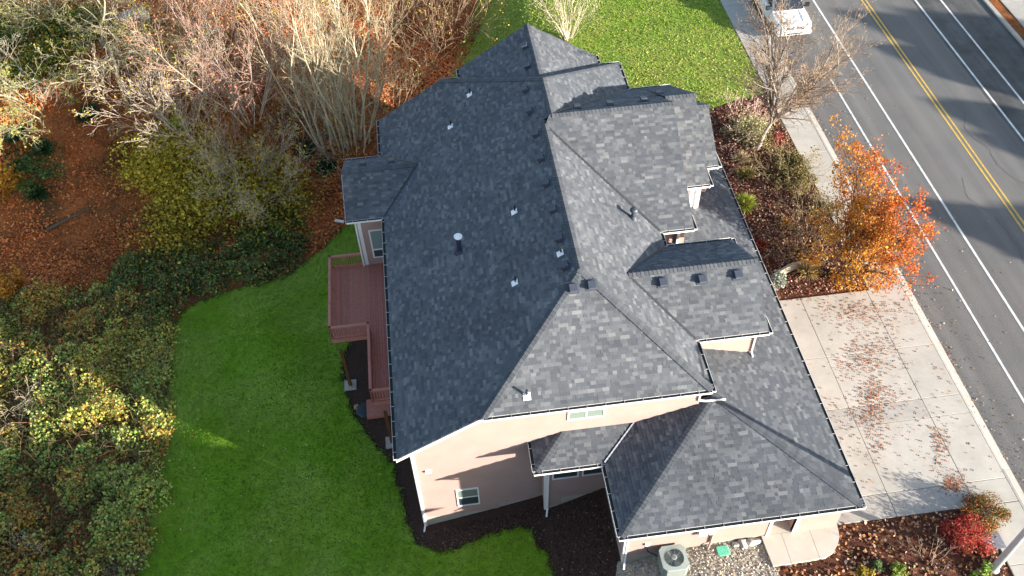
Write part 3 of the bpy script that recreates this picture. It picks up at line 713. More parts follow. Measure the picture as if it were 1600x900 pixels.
# roof vents and pipes
nL, oL = (-k,0,1), (0,0,E1)
def on_plane(px, n, o):
    p = pl(px, n, o); n = np.array(n, float); return p, n/np.linalg.norm(n)
def frame_for(n):
    dn = np.array([n[0],n[1],0.0]); dn /= np.linalg.norm(dn); u = np.cross(n, dn); u /= np.linalg.norm(u); dd = np.cross(u, n)
    return u, dd                                        # u along the slope contour, dd down the slope
def box_vent(p, n, s=0.40):
    u, d = frame_for(n); b = MB(); hs = s/2
    if d[2] > 0: d = -d
    p = p + n*0.035
    b.box(p-u*(hs+.08)-d*(hs+.08), u*(s+.16), d*(s+.16), n*0.012, 0)
    lo = [p+u*a*hs+d*c*hs for a, c in ((-1,-1),(1,-1),(1,1),(-1,1))]
    hi = [p+u*a*hs*0.86+d*c*hs*(0.86 if c < 0 else 0.98)+n*(0.15 if c < 0 else 0.24) for a, c in ((-1,-1),(1,-1),(1,1),(-1,1))]
    b.poly(hi if np.dot(np.cross(hi[1]-hi[0], hi[2]-hi[1]), n) > 0 else hi[::-1], 0)
    for i in range(4): b.poly([lo[i], lo[(i+1)%4], hi[(i+1)%4], hi[i]], 1 if i == 2 else 0)
    hood = [hi[2], hi[3], hi[3]+d*.05-n*.03, hi[2]+d*.05-n*.03]; b.poly(hood, 0)
    b.build('roof_vent', [M['vent'], M['vent_dark']], H)
for q in [(822,141),(829,174),(838,210),(846,248),(855,287),(865,328),(875,373),(884,416)]: box_vent(*on_plane(q, nL, oL))
for q in [(821,73),(825,104)]: box_vent(*on_plane(q, (-0.6286,0,1), (1.3,0,E1)))
for q in [(895,450),(924,445)]: box_vent(*on_plane(q, (0,-k,1), (0,0,E1)))
for q in [(1035,441),(1096,436),(1152,429)]: box_vent(*on_plane(q, (0,-(DZ-E1)/3.07,1), (0,2.88,E1)))
for q in [(902,170),(953,164.5),(1006,158),(1030,149)]: box_vent(*on_plane(q, (0,.59,1), (0,22.4,E1)))
for q in [(567,258.5),(612,254.5)]: box_vent(*on_plane(q, (0,.547,1), (0,21.6,3.1)))
def vent_pipe(p, n, h=0.34):
    u, d = frame_for(n)
    if d[2] > 0: d = -d
    b = MB(); p = p+n*0.035
    b.box(p-u*.17-d*.14, u*.34, d*.36, n*.012, 0)
    V = []; nn = 12
    for k_ in range(nn):
        t = 2*math.pi*k_/nn; V.append(p+u*.12*math.cos(t)+d*.12*math.sin(t)+n*.012)
    top = p+np.array([0,0,0.20])
    for k_ in range(nn):
        t = 2*math.pi*k_/nn; V.append(top+np.array([.065*math.cos(t),.065*math.sin(t),0]))
    b.mesh(V, [(i,(i+1)%nn,nn+(i+1)%nn,nn+i) for i in range(nn)], 0)
    o = b.build('pipe_flashing', M['lead'], H)
    b = MB(); b.tube(top-np.array([0,0,.1]), top+np.array([0,0,h-.12]), .055, .055, 10); b.build('vent_pipe', M['pipe_dark'], o)
for q in [(735,148),(705,198),(805,331),(877,396),(806,442)]: vent_pipe(*on_plane(q, nL, oL))
vent_pipe(*on_plane((823,618), (0,-k,1), (0,0,E1)))
p, n = on_plane((718,393), nL, oL)
b = MB(); b.lathe(p+np.array([0,0,-.2]), [(.30,.0),(.28,.12),(.17,.34),(.15,.40)], 16)
fl = b.build('flue_base', M['flue'], H, smooth=False)
b = MB(); b.lathe(p, [(.13,.1),(.13,1.05)], 16); b.build('flue_pipe', M['flue'], fl)
b = MB(); b.lathe(p+np.array([0,0,1.05]), [(.15,-.05),(.17,.02),(.22,.04),(.22,.10),(.05,.17)], 16); b.build('flue_cap', M['lead'], fl)
p, n = on_plane((989,342), (k,0,1), (10.5,0,E1))
b = MB(); b.lathe(p+np.array([0,0,-.15]), [(.28,.0),(.24,.15),(.14,.36),(.13,.4)], 16); fl = b.build('flue_base', M['vent'], H)
b = MB(); b.lathe(p, [(.11,.1),(.11,.62)], 16); b.build('flue_pipe', M['vent'], fl)
b = MB(); b.lathe(p+np.array([0,0,.58]), [(.12,-.03),(.20,.0),(.21,.08),(.16,.15),(.05,.18)], 16); b.build('flue_cap', M['vent'], fl)
# service boxes on the garage wall
def wbox(name, px, w, h, dpt, m, zoff=0):
    c = aty(px, GY_-.02); b = MB(); b.abox(c[0]-w/2,c[0]+w/2,GY_-.02-dpt,GY_-.02,c[2]-h/2,c[2]+h/2); return b.build(name, M[m], H)
wbox('meter_box', (1098,827), 0.42, 0.62, 0.2, 'white'); wbox('meter_box', (1112,828), 0.26, 0.4, 0.15, 'pinkwhite'); wbox('junction_box', (1011,849), 0.2, 0.2, 0.1, 'white')
c1 = aty((1113,832), GY_-.1); b = MB()
b.tube((c1[0]+.05,GY_-.1,c1[2]),(c1[0]+.05,GY_-.1,gz(c1[0],-5)+.35),.05,.05,8); b.tube((c1[0]+.05,GY_-.1,gz(c1[0],-5)+.35),(c1[0]-.1,GY_-.3,gz(c1[0],-5)),.05,.05,8); b.build('conduit', M['siding'], H)
c1 = aty((1011,852), GY_-.06); b = MB(); b.tube((c1[0],GY_-.07,c1[2]),(c1[0]+.05,GY_-.12,c1[2]-.5),.025,.025,6); b.tube((c1[0]+.05,GY_-.12,c1[2]-.5),(c1[0]+.9,GY_-.55,gz(9,-5)+.15),.03,.03,6); b.build('cable', M['pipe_dark'], H)
wl_ = aty((667,736), WY-.03); b = MB(); b.abox(wl_[0]-.07,wl_[0]+.2,WY-.14,WY-.02,wl_[2]-.08,wl_[2]+.12); b.build('wall_vent', M['white'], H)

# ------------------------------------------------------------------ deck
dk = thing('deck', 'raised red-brown timber deck on tall posts along the garden side of the house', 'deck', (-5.5, 11.5, -4.7))
DF = -1.0
def dboard(x0, x1, y0, y1):
    b = MB(); b.abox(x0, x1, y0, y1, DF-.03, DF); b.build('deck_board', M['deck'], dk)
x = -7.86
while x < -3.55:
    y0 = 10.95 if x < -5.66 else 6.3
    dboard(x, min(x+.138, -3.5), y0, 16.52 if x < -3.6 else 16.4); x += .150
b = MB(); b.abox(-7.92,-7.87,10.9,16.6,DF-.3,DF-.005); b.abox(-7.87,-5.62,10.88,10.93,DF-.3,DF-.005); b.abox(-5.72,-5.67,6.25,10.88,DF-.3,DF-.005); b.abox(-5.67,-3.5,6.22,6.27,DF-.3,DF-.005); b.abox(-7.87,-5.75,16.55,16.6,DF-.3,DF-.005)
b.build('rim_joist', M['deckrail'], dk, kind='stuff')
def railing(p0, p1, nbal):
    p0 = np.array(p0, float); p1 = np.array(p1, float); d = p1-p0; Ln = np.linalg.norm(d); d1 = d/Ln; up = np.array([0,0,1.0])
    b = MB(); b.beam(p0+up*1.0, p1+up*1.0, .14, .045); r = b.build('handrail', M['deckrail'], dk)
    b = MB(); b.beam(p0+up*.90, p1+up*.90, .045, .08); b.beam(p0+up*.10, p1+up*.10, .045, .08); b.build('rail', M['deckrail'], r, kind='stuff')
    for i in range(1, nbal):
        q = p0+d*i/nbal; b = MB(); b.beam(q+up*.1, q+up*.92, .04, .04, up=(1,.01,0)); b.build('baluster', M['deckrail'], dk)
    n = max(1, int(round(Ln/1.9)))
    for i in range(n+1):
        q = p0+d*i/n; b = MB(); b.beam(q-up*.2, q+up*1.08, .10, .10, up=(1,.01,0)); b.build('rail_post', M['deckrail'], dk)
railing((-7.85,10.98,DF), (-7.85,16.55,DF), 42); railing((-7.85,16.55,DF), (-5.8,16.55,DF), 15); railing((-7.85,10.98,DF), (-5.66,10.98,DF), 15)
railing((-5.66,10.98,DF), (-5.66,6.3,DF), 36); railing((-5.66,6.3,DF), (-3.6,6.3,DF), 14)
def dpost(x, y):
    z = gz(x, y); b = MB(); b.abox(x-.09,x+.09,y-.09,y+.09,z+.1,DF-.28); p_ = b.build('post', M['treated'], dk)
    b = MB(); b.abox(x-.36,x+.36,y-.36,y+.36,z-.1,z+.13); b.build('post_footing', M['found'], dk)
P_ = gat((548,603)); dpost(P_[0], P_[1]); P2_ = gat((613,692)); dpost(P2_[0], P2_[1])
dpost(-7.4, 16.2); dpost(-5.4, 10.6)
b = MB(); b.abox(-5.5,-3.6,6.6,7.2,-2.6,-2.45); 
# ground things under the deck
q = gat((594,640)); b = MB(); b.abox(q[0]-.75,q[0]+.9,q[1]-.6,q[1]+.6,gz(*q[:2])+.02,gz(*q[:2])+.3)
o = b.build('timber_step', M['deck']); tag(o, 'low red-brown timber landing on the ground under the narrow end of the deck', 'step')
q = gat((571,641)); b = MB(); b.lathe((q[0],q[1],gz(*q[:2])+.02), [(.55,0),(.58,.05),(.5,.12),(.2,.16)], 7); tag(b.build('ground_cover_lid', mat('slate_plastic',(0.03,0.042,0.05),.6)), 'dark slate lid lying on the soil beside the timber landing', 'lid')
q = gat((558,637)); b = MB(); b.lathe((q[0],q[1],gz(*q[:2])), [(.22,0),(.2,.12),(.12,.16)], 5); tag(b.build('paver_piece', mat('tan_stone',(0.36,0.22,0.13),.9)), 'broken tan paver on the soil left of the dark slate lid', 'paver')
q = gat((606,772)); 
q0 = gat((524,346)); q1 = gat((538,349)); b = MB(); b.beam(q0+np.array([0,0,.1]), q1+np.array([0,0,.14]), .2, .09)
tag(b.build('drain_extension', M['white']), 'white drain extension lying on the grass beside the bump-out', 'drain pipe')

# ------------------------------------------------------------------ air conditioner, valve lid, rocks, walkway
c = at((1054,868), 1.05); gx0 = gz(c[0], c[1])
ac = thing('air_conditioner', 'grey-green air conditioning unit with round fan grille on the gravel by the garage wall', 'air conditioner', (c[0], c[1], gx0))
ACM = mat('ac_paint', (0.33,0.38,0.35), 0.5, nscale=4, namt=0.06); ACD = mat('ac_dark', (0.15,0.175,0.175), 0.6); ACF = mat('ac_fan', (0.20,0.235,0.23), 0.5)
W2 = .58
def oct_ring(z, w, ch):
    a, c_ = w, w-ch
    return [(c[0]+x_, c[1]+y_, z) for x_, y_ in ((-c_,-a),(c_,-a),(a,-c_),(a,c_),(c_,a),(-c_,a),(-a,c_),(-a,-c_))]
zt = gx0+1.0
b = MB(); R0 = oct_ring(gx0+.05, W2, .16); R1 = oct_ring(zt, W2, .16)
b.mesh(R0+R1, [(i,(i+1)%8,8+(i+1)%8,8+i) for i in range(8)]); b.build('cabinet', ACM, ac)
b = MB()
for i in range(26):
    z = gx0+.12+i*.033; r0 = oct_ring(z, W2+.012, .16); r1 = oct_ring(z+.014, W2+.012, .16); b.mesh(r0+r1, [(j,(j+1)%8,8+(j+1)%8,8+j) for j in range(8)])
b.build('louvre', ACM, ac, kind='stuff')
b = MB(); R2 = oct_ring(zt, W2+.03, .17); R3 = oct_ring(zt+.06, W2+.02, .17); nn = 32
ring = [(c[0]+.45*math.cos(2*math.pi*(j+.5)/nn-math.pi*.625), c[1]+.45*math.sin(2*math.pi*(j+.5)/nn-math.pi*.625), zt+.07) for j in range(nn)]
b.mesh(R2+R3, [(i,(i+1)%8,8+(i+1)%8,8+i) for i in range(8)])
V = R3+ring; Fc = []
for i in range(8):
    a0 = [8+(i*4+t) % nn for t in range(5)]; Fc.append((i, (i+1) % 8, *a0[::-1]))
b.mesh(V, Fc); inn = [(p_[0],p_[1],zt-.12) for p_ in ring]; b.mesh(ring+inn, [(i,(i+1)%nn,nn+(i+1)%nn,nn+i) for i in range(nn)])
b.build('top_panel', ACM, ac)
b = MB(); b.lathe((c[0],c[1],zt-.2), [(.44,0),(.44,.02)], 24); b.build('fan_well', ACD, ac)
b = MB()
for i in range(4):
    t = i*math.pi/2+.3; u_ = np.array([math.cos(t),math.sin(t),0]); v_ = np.array([-math.sin(t),math.cos(t),.45]); o_ = np.array([c[0],c[1],zt-.1])
    b.poly([o_+u_*.1-v_*.07, o_+u_*.42-v_*.16, o_+u_*.42+v_*.16, o_+u_*.1+v_*.07])
b.build('fan_blades', ACF, ac, kind='stuff')
b = MB()
for rr in np.arange(.12,.46,.045):
    for j in range(40):
        t0, t1 = 2*math.pi*j/40, 2*math.pi*(j+1)/40
        b.tube((c[0]+rr*math.cos(t0),c[1]+rr*math.sin(t0),zt+.075),(c[0]+rr*math.cos(t1),c[1]+rr*math.sin(t1),zt+.075),.004,.004,3,caps=False)
for j in range(20):
    t0 = 2*math.pi*j/20; b.tube((c[0]+.1*math.cos(t0),c[1]+.1*math.sin(t0),zt+.08),(c[0]+.46*math.cos(t0),c[1]+.46*math.sin(t0),zt+.08),.005,.005,3,caps=False)
b.build('fan_grille', ACF, ac, kind='stuff')
b = MB(); b.lathe((c[0],c[1],zt+.06), [(.13,0),(.13,.03),(.09,.035)], 20); hb_ = b.build('fan_hub', ACM, ac)
b = MB(); b.lathe((c[0],c[1],zt+.09), [(.085,0),(.085,.012)], 16); b.build('hub_cap', ACD, hb_)
q = gat((1129,862)); z = gz(q[0],q[1])+.06
b = MB(); s = .27; cc = .06
for z0, w_ in ((z,1.0),):
    V = []
    for zz, f_ in ((z-.05,1.05),(z+.05,1.05),(z+.07,.97)):
        V += [(q[0]+x_*f_, q[1]+y_*f_*.85, zz) for x_, y_ in ((-s+cc,-s),(s-cc,-s),(s,-s+cc),(s,s-cc),(s-cc,s),(-s+cc,s),(-s,s-cc),(-s,-s+cc))]
    b.mesh(V, [(8*r_+i, 8*r_+(i+1)%8, 8*(r_+1)+(i+1)%8, 8*(r_+1)+i) for r_ in range(2) for i in range(8)]+[tuple(range(16,24))])
tag(b.build('valve_box_lid', mat('green_plastic',(0.13,0.50,0.33),.5)), 'green plastic valve box lid set in the gravel', 'valve box')

ROCKS = mat('pale_rock', (0.40,0.385,0.35), 0.85, nscale=6, namt=0.25, bump=.02, bscale=8)
def rock(name, x_, y_, z_, r, seed, m, label, cat, group=None, flat_=.6):
    rg = np.random.RandomState(seed); bm = bmesh.new(); bmesh.ops.create_icosphere(bm, subdivisions=2, radius=1)
    for v_ in bm.verts:
        n_ = 1+.22*math.sin(v_.co.x*3+seed)+.18*math.sin(v_.co.y*4+seed*2)+.1*rg.rand(); v_.co = Vector((v_.co.x*n_*r, v_.co.y*n_*r*.85, v_.co.z*n_*r*flat_))
    me = bpy.data.meshes.new(name); bm.to_mesh(me); bm.free(); me.materials.append(m)
    o = bpy.data.objects.new(name, me); COL.objects.link(o); o.location = (x_, y_, z_); return tag(o, label, cat, group)
rk = [((1158,838),.26,'largest pale mottled rock against the garage wall next to the walkway'),((1171,833),.3,'pale rock touching the edge of the concrete walkway by the door'),((1146,842),.16,'small dark-sided rock at the garage wall left of the pale rocks'),((1165,846),.15,'small white stone in front of the pale rocks by the walkway')]
for i, (px, r, lb) in enumerate(rk):
    q = gat(px); rock('rock', q[0], max(min(q[1], -5.0), -7), gz(q[0],q[1])+.1, r, i+3, ROCKS, lb, 'rock', 'rocks by the garage wall')
q = gat((212,30)); rock('boulder', q[0], q[1], q[2]+.3, 1.0, 11, mat('blue_rock',(0.30,0.33,0.37),.8,nscale=3,namt=.2,bump=.04,bscale=5), 'blue-grey boulder lying among bare saplings in the woods', 'boulder')

wk = thing('walkway', 'pale concrete walkway pad with a rounded corner outside the garage side door', 'walkway', (13.6,-6.0,0.1))
wk['kind'] = 'structure'; 
WT = 0.24
pts = [tuple(at(p_, WT)[:2]) for p_ in [(1208,884),(1240,880),(1290,871),(1302,863),(1309,851),(1312,838),(1308,820),(1298,800)]]+[(15.3,-4.79),(12.30,-4.79)]
def extr(b, P, z0, z1):
    n = len(P); ar = sum(P[i][0]*P[(i+1)%n][1]-P[(i+1)%n][0]*P[i][1] for i in range(n))
    if ar < 0: P = P[::-1]
    V = [(x_,y_,z0) for x_,y_ in P]+[(x_,y_,z1) for x_,y_ in P]
    b.mesh(V, [(i,(i+1)%n,n+(i+1)%n,n+i) for i in range(n)]+[tuple(range(n,2*n))])
xa, xb_, xc_ = min(p_[0] for p_ in pts), 13.55, 14.75
for x0, x1 in ((11,13.25),(13.265,14.6),(14.615,17)):
    P = clip_rect([(float(a),float(c_)) for a, c_ in pts], x0, x1, -20, 0)
    if P: b = MB(); extr(b, P, -0.1, WT); b.build('slab', M['walk'], wk)

# ------------------------------------------------------------------ street lamp
lp = at((1553,888), 0.15); 
lamp = thing('street_lamp', 'tall grey street lamp pole rising beside the pavement at the lower right corner', 'street lamp', (lp[0], lp[1], 0.1))
PM = mat('pole_paint', (0.42,0.42,0.42), 0.5, nscale=3, namt=.08)
b = MB(); b.tube((lp[0],lp[1],0.05),(lp[0],lp[1],9.6),.18,.10,14); b.build('pole', PM, lamp)
b = MB(); b.lathe((lp[0],lp[1],0.05), [(.26,0),(.26,.1),(.17,.2)], 14); b.build('pole_base', PM, lamp)
b = MB(); b.tube((lp[0],lp[1],9.5),(lp[0]+2.4,lp[1],10.1),.06,.05,8); ar_ = b.build('arm', PM, lamp)
b = MB(); b.abox(lp[0]+2.3,lp[0]+3.1,lp[1]-.16,lp[1]+.16,10.03,10.18); b.build('lamp_head', PM, lamp)

q = at((1551,845), .12); b = MB(); b.abox(q[0]-.55,q[0]+.45,q[1]-.42,q[1]+.42,0.0,.16); 
o = b.build('utility_box_lid', mat('grey_lid',(0.20,0.20,0.23),.7,nscale=6,namt=.3)); tag(o, 'grey concrete utility box lid in the bed beside the pavement', 'utility box')

# ------------------------------------------------------------------ pickup truck, parked facing the camera
TPX, TPY = 26.93, 34.43        # centre line, front bumper
tr = thing('pickup_truck', 'white pickup truck parked at the kerb with its nose towards the house', 'pickup truck', (TPX, TPY+2.9, 0.0))
TW_ = mat('truck_white', (0.80,0.80,0.79), 0.25, namt=0.02, spec=.6); TG = mat('truck_glass', (0.02,0.028,0.04), 0.06, namt=0, spec=.8)
TB = mat('truck_black', (0.015,0.015,0.016), 0.5, namt=0); TC = mat('truck_chrome', (0.55,0.55,0.56), 0.2, metal=.9, namt=0); TL_ = mat('truck_lamp', (0.35,0.37,0.40), 0.1, namt=0.1, spec=.8)
def loft(secs, m, name, parent, closed_ends=True, smooth=True):
    b = MB(); n = len(secs[0]); V = [p_ for s_ in secs for p_ in s_]; Fc = []
    for i in range(len(secs)-1):
        for j in range(n): Fc.append((i*n+j, i*n+(j+1)%n, (i+1)*n+(j+1)%n, (i+1)*n+j))
    if closed_ends: Fc += [tuple(range(n))[::-1], tuple(range((len(secs)-1)*n, len(secs)*n))]
    b.mesh(V, Fc); o = b.build(name, m, parent)
    bm = bmesh.new(); bm.from_mesh(o.data); bmesh.ops.recalc_face_normals(bm, faces=bm.faces); bm.to_mesh(o.data); bm.free()
    return o
def ysec(y_, hw, z0, z1, rnd=.12, top=None):
    top = top if top is not None else hw*.93
    return [(TPX-hw*.96,y_,z0),(TPX+hw*.96,y_,z0),(TPX+hw,y_,z0+.15),(TPX+hw,y_,z1-rnd*1.6),(TPX+hw*.985,y_,z1-rnd*.7),(TPX+top,y_,z1-.03),(TPX+top*.55,y_,z1+.025),(TPX,y_,z1+.035),(TPX-top*.55,y_,z1+.025),(TPX-top,y_,z1-.03),(TPX-hw*.985,y_,z1-rnd*.7),(TPX-hw,y_,z1-rnd*1.6),(TPX-hw,y_,z0+.15)]
Y0 = TPY
loft([ysec(Y0+.02,.86,.42,.98,.2,.78),ysec(Y0+.12,.95,.38,1.06),ysec(Y0+.30,.995,.36,1.10),ysec(Y0+.9,1.0,.36,1.15),ysec(Y0+1.45,1.0,.36,1.19),ysec(Y0+1.5,1.0,.36,1.2),ysec(Y0+3.9,1.0,.36,1.2),ysec(Y0+5.7,1.0,.38,1.2),ysec(Y0+5.78,.95,.42,1.15)], TW_, 'body', tr)
def csec(y_, hw, z0, z1): return [(TPX-hw-.08,y_,z0),(TPX+hw+.08,y_,z0),(TPX+hw,y_,z1-.06),(TPX+hw*.9,y_,z1),(TPX-hw*.9,y_,z1),(TPX-hw,y_,z1-.06)]
loft([csec(Y0+1.42,.84,1.18,1.22),csec(Y0+2.2,.78,1.18,1.86),csec(Y0+2.6,.77,1.18,1.90),csec(Y0+3.6,.77,1.18,1.88),csec(Y0+3.95,.82,1.18,1.3)], TW_, 'cab', tr)
b = MB(); off = np.array([0,-.012,.014])
ws = [np.array(p_) for p_ in [(TPX-.84,Y0+1.46,1.25),(TPX+.84,Y0+1.46,1.25),(TPX+.72,Y0+2.12,1.80),(TPX-.72,Y0+2.12,1.80)]]
b.poly([p_+off for p_ in ws]); b.build('windscreen', TG, tr)
for sx in (-1,1):
    b = MB(); P = [(TPX+sx*.905,Y0+1.75,1.27),(TPX+sx*.905,Y0+2.65,1.27),(TPX+sx*.80,Y0+2.65,1.80),(TPX+sx*.81,Y0+2.25,1.80)]; b.poly(P if sx > 0 else P[::-1]); b.build('side_window', TG, tr)
    b = MB(); P = [(TPX+sx*.905,Y0+2.75,1.27),(TPX+sx*.905,Y0+3.6,1.27),(TPX+sx*.80,Y0+3.5,1.78),(TPX+sx*.80,Y0+2.75,1.80)]; b.poly(P if sx > 0 else P[::-1]); b.build('side_window', TG, tr)
    b = MB(); b.box((TPX+sx*1.0,Y0+1.72,1.22),(sx*.24,0,0),(0,.12,.0),(0,0,.24)); b.beam((TPX+sx*.93,Y0+1.82,1.25),(TPX+sx*1.05,Y0+1.8,1.27),.06,.06); b.build('wing_mirror', TB, tr)
    b = MB(); b.mesh([(TPX+sx*.60,Y0+.05,.92),(TPX+sx*.93,Y0+.13,.88),(TPX+sx*.97,Y0+.42,.96),(TPX+sx*.90,Y0+.30,1.07),(TPX+sx*.60,Y0+.10,1.05)],[(0,1,2,3,4)]); 
    b.mesh([(TPX+sx*.60,Y0+.03,.90),(TPX+sx*.95,Y0+.10,.86),(TPX+sx*1.005,Y0+.45,.95),(TPX+sx*.93,Y0+.28,1.085),(TPX+sx*.60,Y0+.06,1.065)],[(0,1,2,3,4)]); b.build('headlight', TL_, tr)
    b = MB(); b.box((TPX+sx*.62,Y0-.03,.55),(sx*.2,0,0),(0,.05,0),(0,0,.1)); b.build('fog_light', TB, tr)
    for dy in (1.0, 4.65):
        xo = TPX+sx*.82
        b = MB(); b.tube((xo,Y0+dy,.38),(xo+sx*.2,Y0+dy,.38),.38,.38,20); w_ = b.build('wheel', TB, tr)
        b = MB(); b.tube((xo+sx*.2,Y0+dy,.38),(xo+sx*.21,Y0+dy,.38),.24,.22,14); b.build('rim', TC, w_)
        b = MB(); V = [(TPX+sx*1.004,Y0+dy+.47*math.cos(t_),.38+.47*math.sin(t_)) for t_ in np.linspace(-.2,math.pi+.2,14)]; b.poly(V if sx > 0 else V[::-1]); b.build('wheel_arch', TB, tr)
    for yy in (1.62, 2.7, 3.62):
        b = MB(); b.abox(min(TPX+sx*.998,TPX+sx*1.004),max(TPX+sx*.998,TPX+sx*1.004),Y0+yy-.008,Y0+yy+.008,.5,1.1); b.build('door_gap', TB, tr)
b = MB(); b.abox(TPX-.56,TPX+.56,Y0-.02,Y0+.05,.78,1.0); b.build('grille', TW_, tr)
for gx_ in (-.27,.27):
    for gz_ in (.80,.90):
        b = MB(); b.abox(TPX+gx_-.22,TPX+gx_+.22,Y0-.03,Y0,gz_,gz_+.07); b.build('grille_opening', TB, tr)
b = MB(); b.abox(TPX-.95,TPX+.95,Y0-.1,Y0+.25,.46,.70); b.build('bumper', TW_, tr)
b = MB(); b.abox(TPX-.45,TPX+.45,Y0-.115,Y0-.09,.52,.60); b.build('bumper_opening', TB, tr)
for sx in (-1,1):
    b = MB(); b.beam((TPX+sx*.55,Y0+.25,1.15),(TPX+sx*.62,Y0+1.4,1.245),.05,.02); b.build('hood_crease', TW_, tr)
b = MB(); b.abox(TPX-.84,TPX+.84,Y0+4.05,Y0+5.65,1.17,1.26); b.build('load_bed', TB, tr)
tr.scale = (1.36, 1.2, 1.22)

# ------------------------------------------------------------------ neighbouring house, just outside the picture (its shade lies on the lawn)
nb = thing('neighbour_house', 'pale neighbouring house with a low hip roof beyond the lower edge of the picture', 'house', (3.5,-17,-1.5))
b = MB(); b.abox(-7.5,14.5,-21.5,-12.5,-5,2.9); b.build('wall', M['siding'], nb)
NR = [(-8.2,-22.2,2.85),(15,-22.2,2.85),(15,-11.9,2.85),(-8.2,-11.9,2.85)]; r0_, r1_ = (-8.2,-17,5.85),(15,-17,5.85)
b = MB(); b.poly([NR[0],NR[1],r1_,r0_]); b.poly([NR[2],NR[3],r0_,r1_]); b.poly([NR[3],NR[0],r0_]); b.poly([NR[1],NR[2],r1_]); b.poly(NR[::-1]); b.build('roof', mat('neighbour_shingle',(0.07,0.07,0.075),.9,nscale=4,namt=.3), nb)
for xx in (-4, 2, 8): window(nb, (xx,-12.48,0.6), X, Y_, 1.4, 1.3, 2, .08, ('pane_dark',), 'v')

# ================================================================== vegetation
def tubes(name, S, cols, parent, thin=0.03, m='bark', kind=None):
    """S: array (n,8): p0 p1 r0 r1"""
    S = np.asarray(S, float)
    parts_v, parts_f, parts_c = [], [], []; base = 0
    cols = np.asarray(cols, float)
    if cols.ndim == 1: cols = np.repeat(cols[None], len(S), 0)
    for sel, kk in ((S[:,6] >= thin, 6), (S[:,6] < thin, 3)):
        T = S[sel]
        if not len(T): continue
        d = T[:,3:6]-T[:,0:3]; d /= (np.linalg.norm(d, axis=1, keepdims=True)+1e-9)
        ref = np.where(np.abs(d[:,2:3]) < .9, [[0,0,1.0]], [[1.0,0,0]]); a = np.cross(d, ref); a /= np.linalg.norm(a, axis=1, keepdims=True); b_ = np.cross(d, a)
        ang = 2*np.pi*np.arange(kk)/kk; e = a[:,None]*np.cos(ang)[None,:,None]+b_[:,None]*np.sin(ang)[None,:,None]
        v0 = T[:,None,0:3]+e*T[:,6][:,None,None]; v1 = T[:,None,3:6]+e*T[:,7][:,None,None]
        V = np.concatenate([v0, v1], 1).reshape(-1,3); n = len(T)
        i = np.arange(n)[:,None]*(2*kk); j = np.arange(kk)[None]; j2 = (j+1) % kk
        Q_ = np.stack([i+j, i+j2, i+kk+j2, i+kk+j], -1).reshape(-1,4)+base
        parts_v.append(V); parts_f.append(Q_); parts_c.append(np.repeat(cols[sel], kk, 0)); base += len(V)
    return np_mesh(name, np.concatenate(parts_v), np.concatenate(parts_f), np.concatenate(parts_c), M[m], parent, kind=kind, smooth=True)
def leaves(name, P, size, cols, parent, m='leaf', flat_=0.0, rng=None, kind=None, asp=0.7, dirs=None):
    rng = rng or np.random.RandomState(1); n = len(P); P = np.asarray(P, float)
    sz = size*(0.6+0.8*rng.rand(n))[:,None] if np.isscalar(size) else np.asarray(size)[:,None]
    a = rng.normal(size=(n,3)); a[:,2] *= (1-flat_)
    if dirs is not None: a = dirs+0.35*a
    a /= np.linalg.norm(a, axis=1, keepdims=True)+1e-9
    r = rng.normal(size=(n,3))
    if flat_ > 0: r = r*(1-flat_)+np.array([0,0,1.0])*flat_*1.5
    b_ = np.cross(r, a); b_ /= np.linalg.norm(b_, axis=1, keepdims=True)+1e-9; nrm = np.cross(a, b_)
    up = nrm*sz*0.12
    V = np.stack([P-a*sz*.5, P+b_*sz*.5*asp+up, P+a*sz*.5, P-b_*sz*.5*asp+up], 1).reshape(-1,3)
    Q_ = np.arange(n*4).reshape(n,4)
    return np_mesh(name, V, Q_, cols, M[m], parent, kind=kind)
def pick(rng, pal, n, jit=0.18, w=None):
    pal = np.array(pal, float); i = rng.choice(len(pal), n, p=None if w is None else np.array(w)/sum(w))
    return np.clip(pal[i]*(1+jit*rng.normal(size=(n,1)))*(1+.06*rng.normal(size=(n,3))), .003, .9)
def unit(v): return v/(np.linalg.norm(v)+1e-9)
def grow(rng, p, d, L, r, lvl, out, tips, cfg):
    n = max(2, int(L/cfg.get('seg',.5))); s = L/n; pts = []
    rt = r*cfg.get('taper',.45)
    for i in range(n):
        d = unit(d+rng.normal(size=3)*cfg['wob']+np.array([0,0,cfg['up'][min(lvl,len(cfg['up'])-1)]]))
        q = p+d*s; f0, f1 = i/n, (i+1)/n
        out.append((*p, *q, max(r+(rt-r)*f0,cfg['rmin']), max(r+(rt-r)*f1,cfg['rmin']), lvl)); pts.append((q, d, f1, r+(rt-r)*f1)); p = q
    if lvl >= cfg['levels']:
        tips += [x_[0] for x_ in pts]; return
    nc = cfg['n'][lvl]; nc = int(nc*(.75+.5*rng.rand()))+(1 if rng.rand() < .5 else 0)
    st = cfg['start'][min(lvl, len(cfg['start'])-1)]
    for c_ in range(nc):
        f = st+(1-st)*(c_+rng.rand())/nc; i = min(n-1, int(f*n)); q, dd, ff, rr = pts[i]
        ax = unit(np.cross(dd, rng.normal(size=3))); ang = cfg['ang'][min(lvl,len(cfg['ang'])-1)]*(.7+.6*rng.rand())
        nd = unit(dd*math.cos(ang)+ax*math.sin(ang)); nl = L*cfg['ratio'][min(lvl,len(cfg['ratio'])-1)]*(.6+.6*rng.rand())*(1-.35*f)
        grow(rng, q, nd, nl, max(rr*.62, cfg['rmin']), lvl+1, out, tips, cfg)
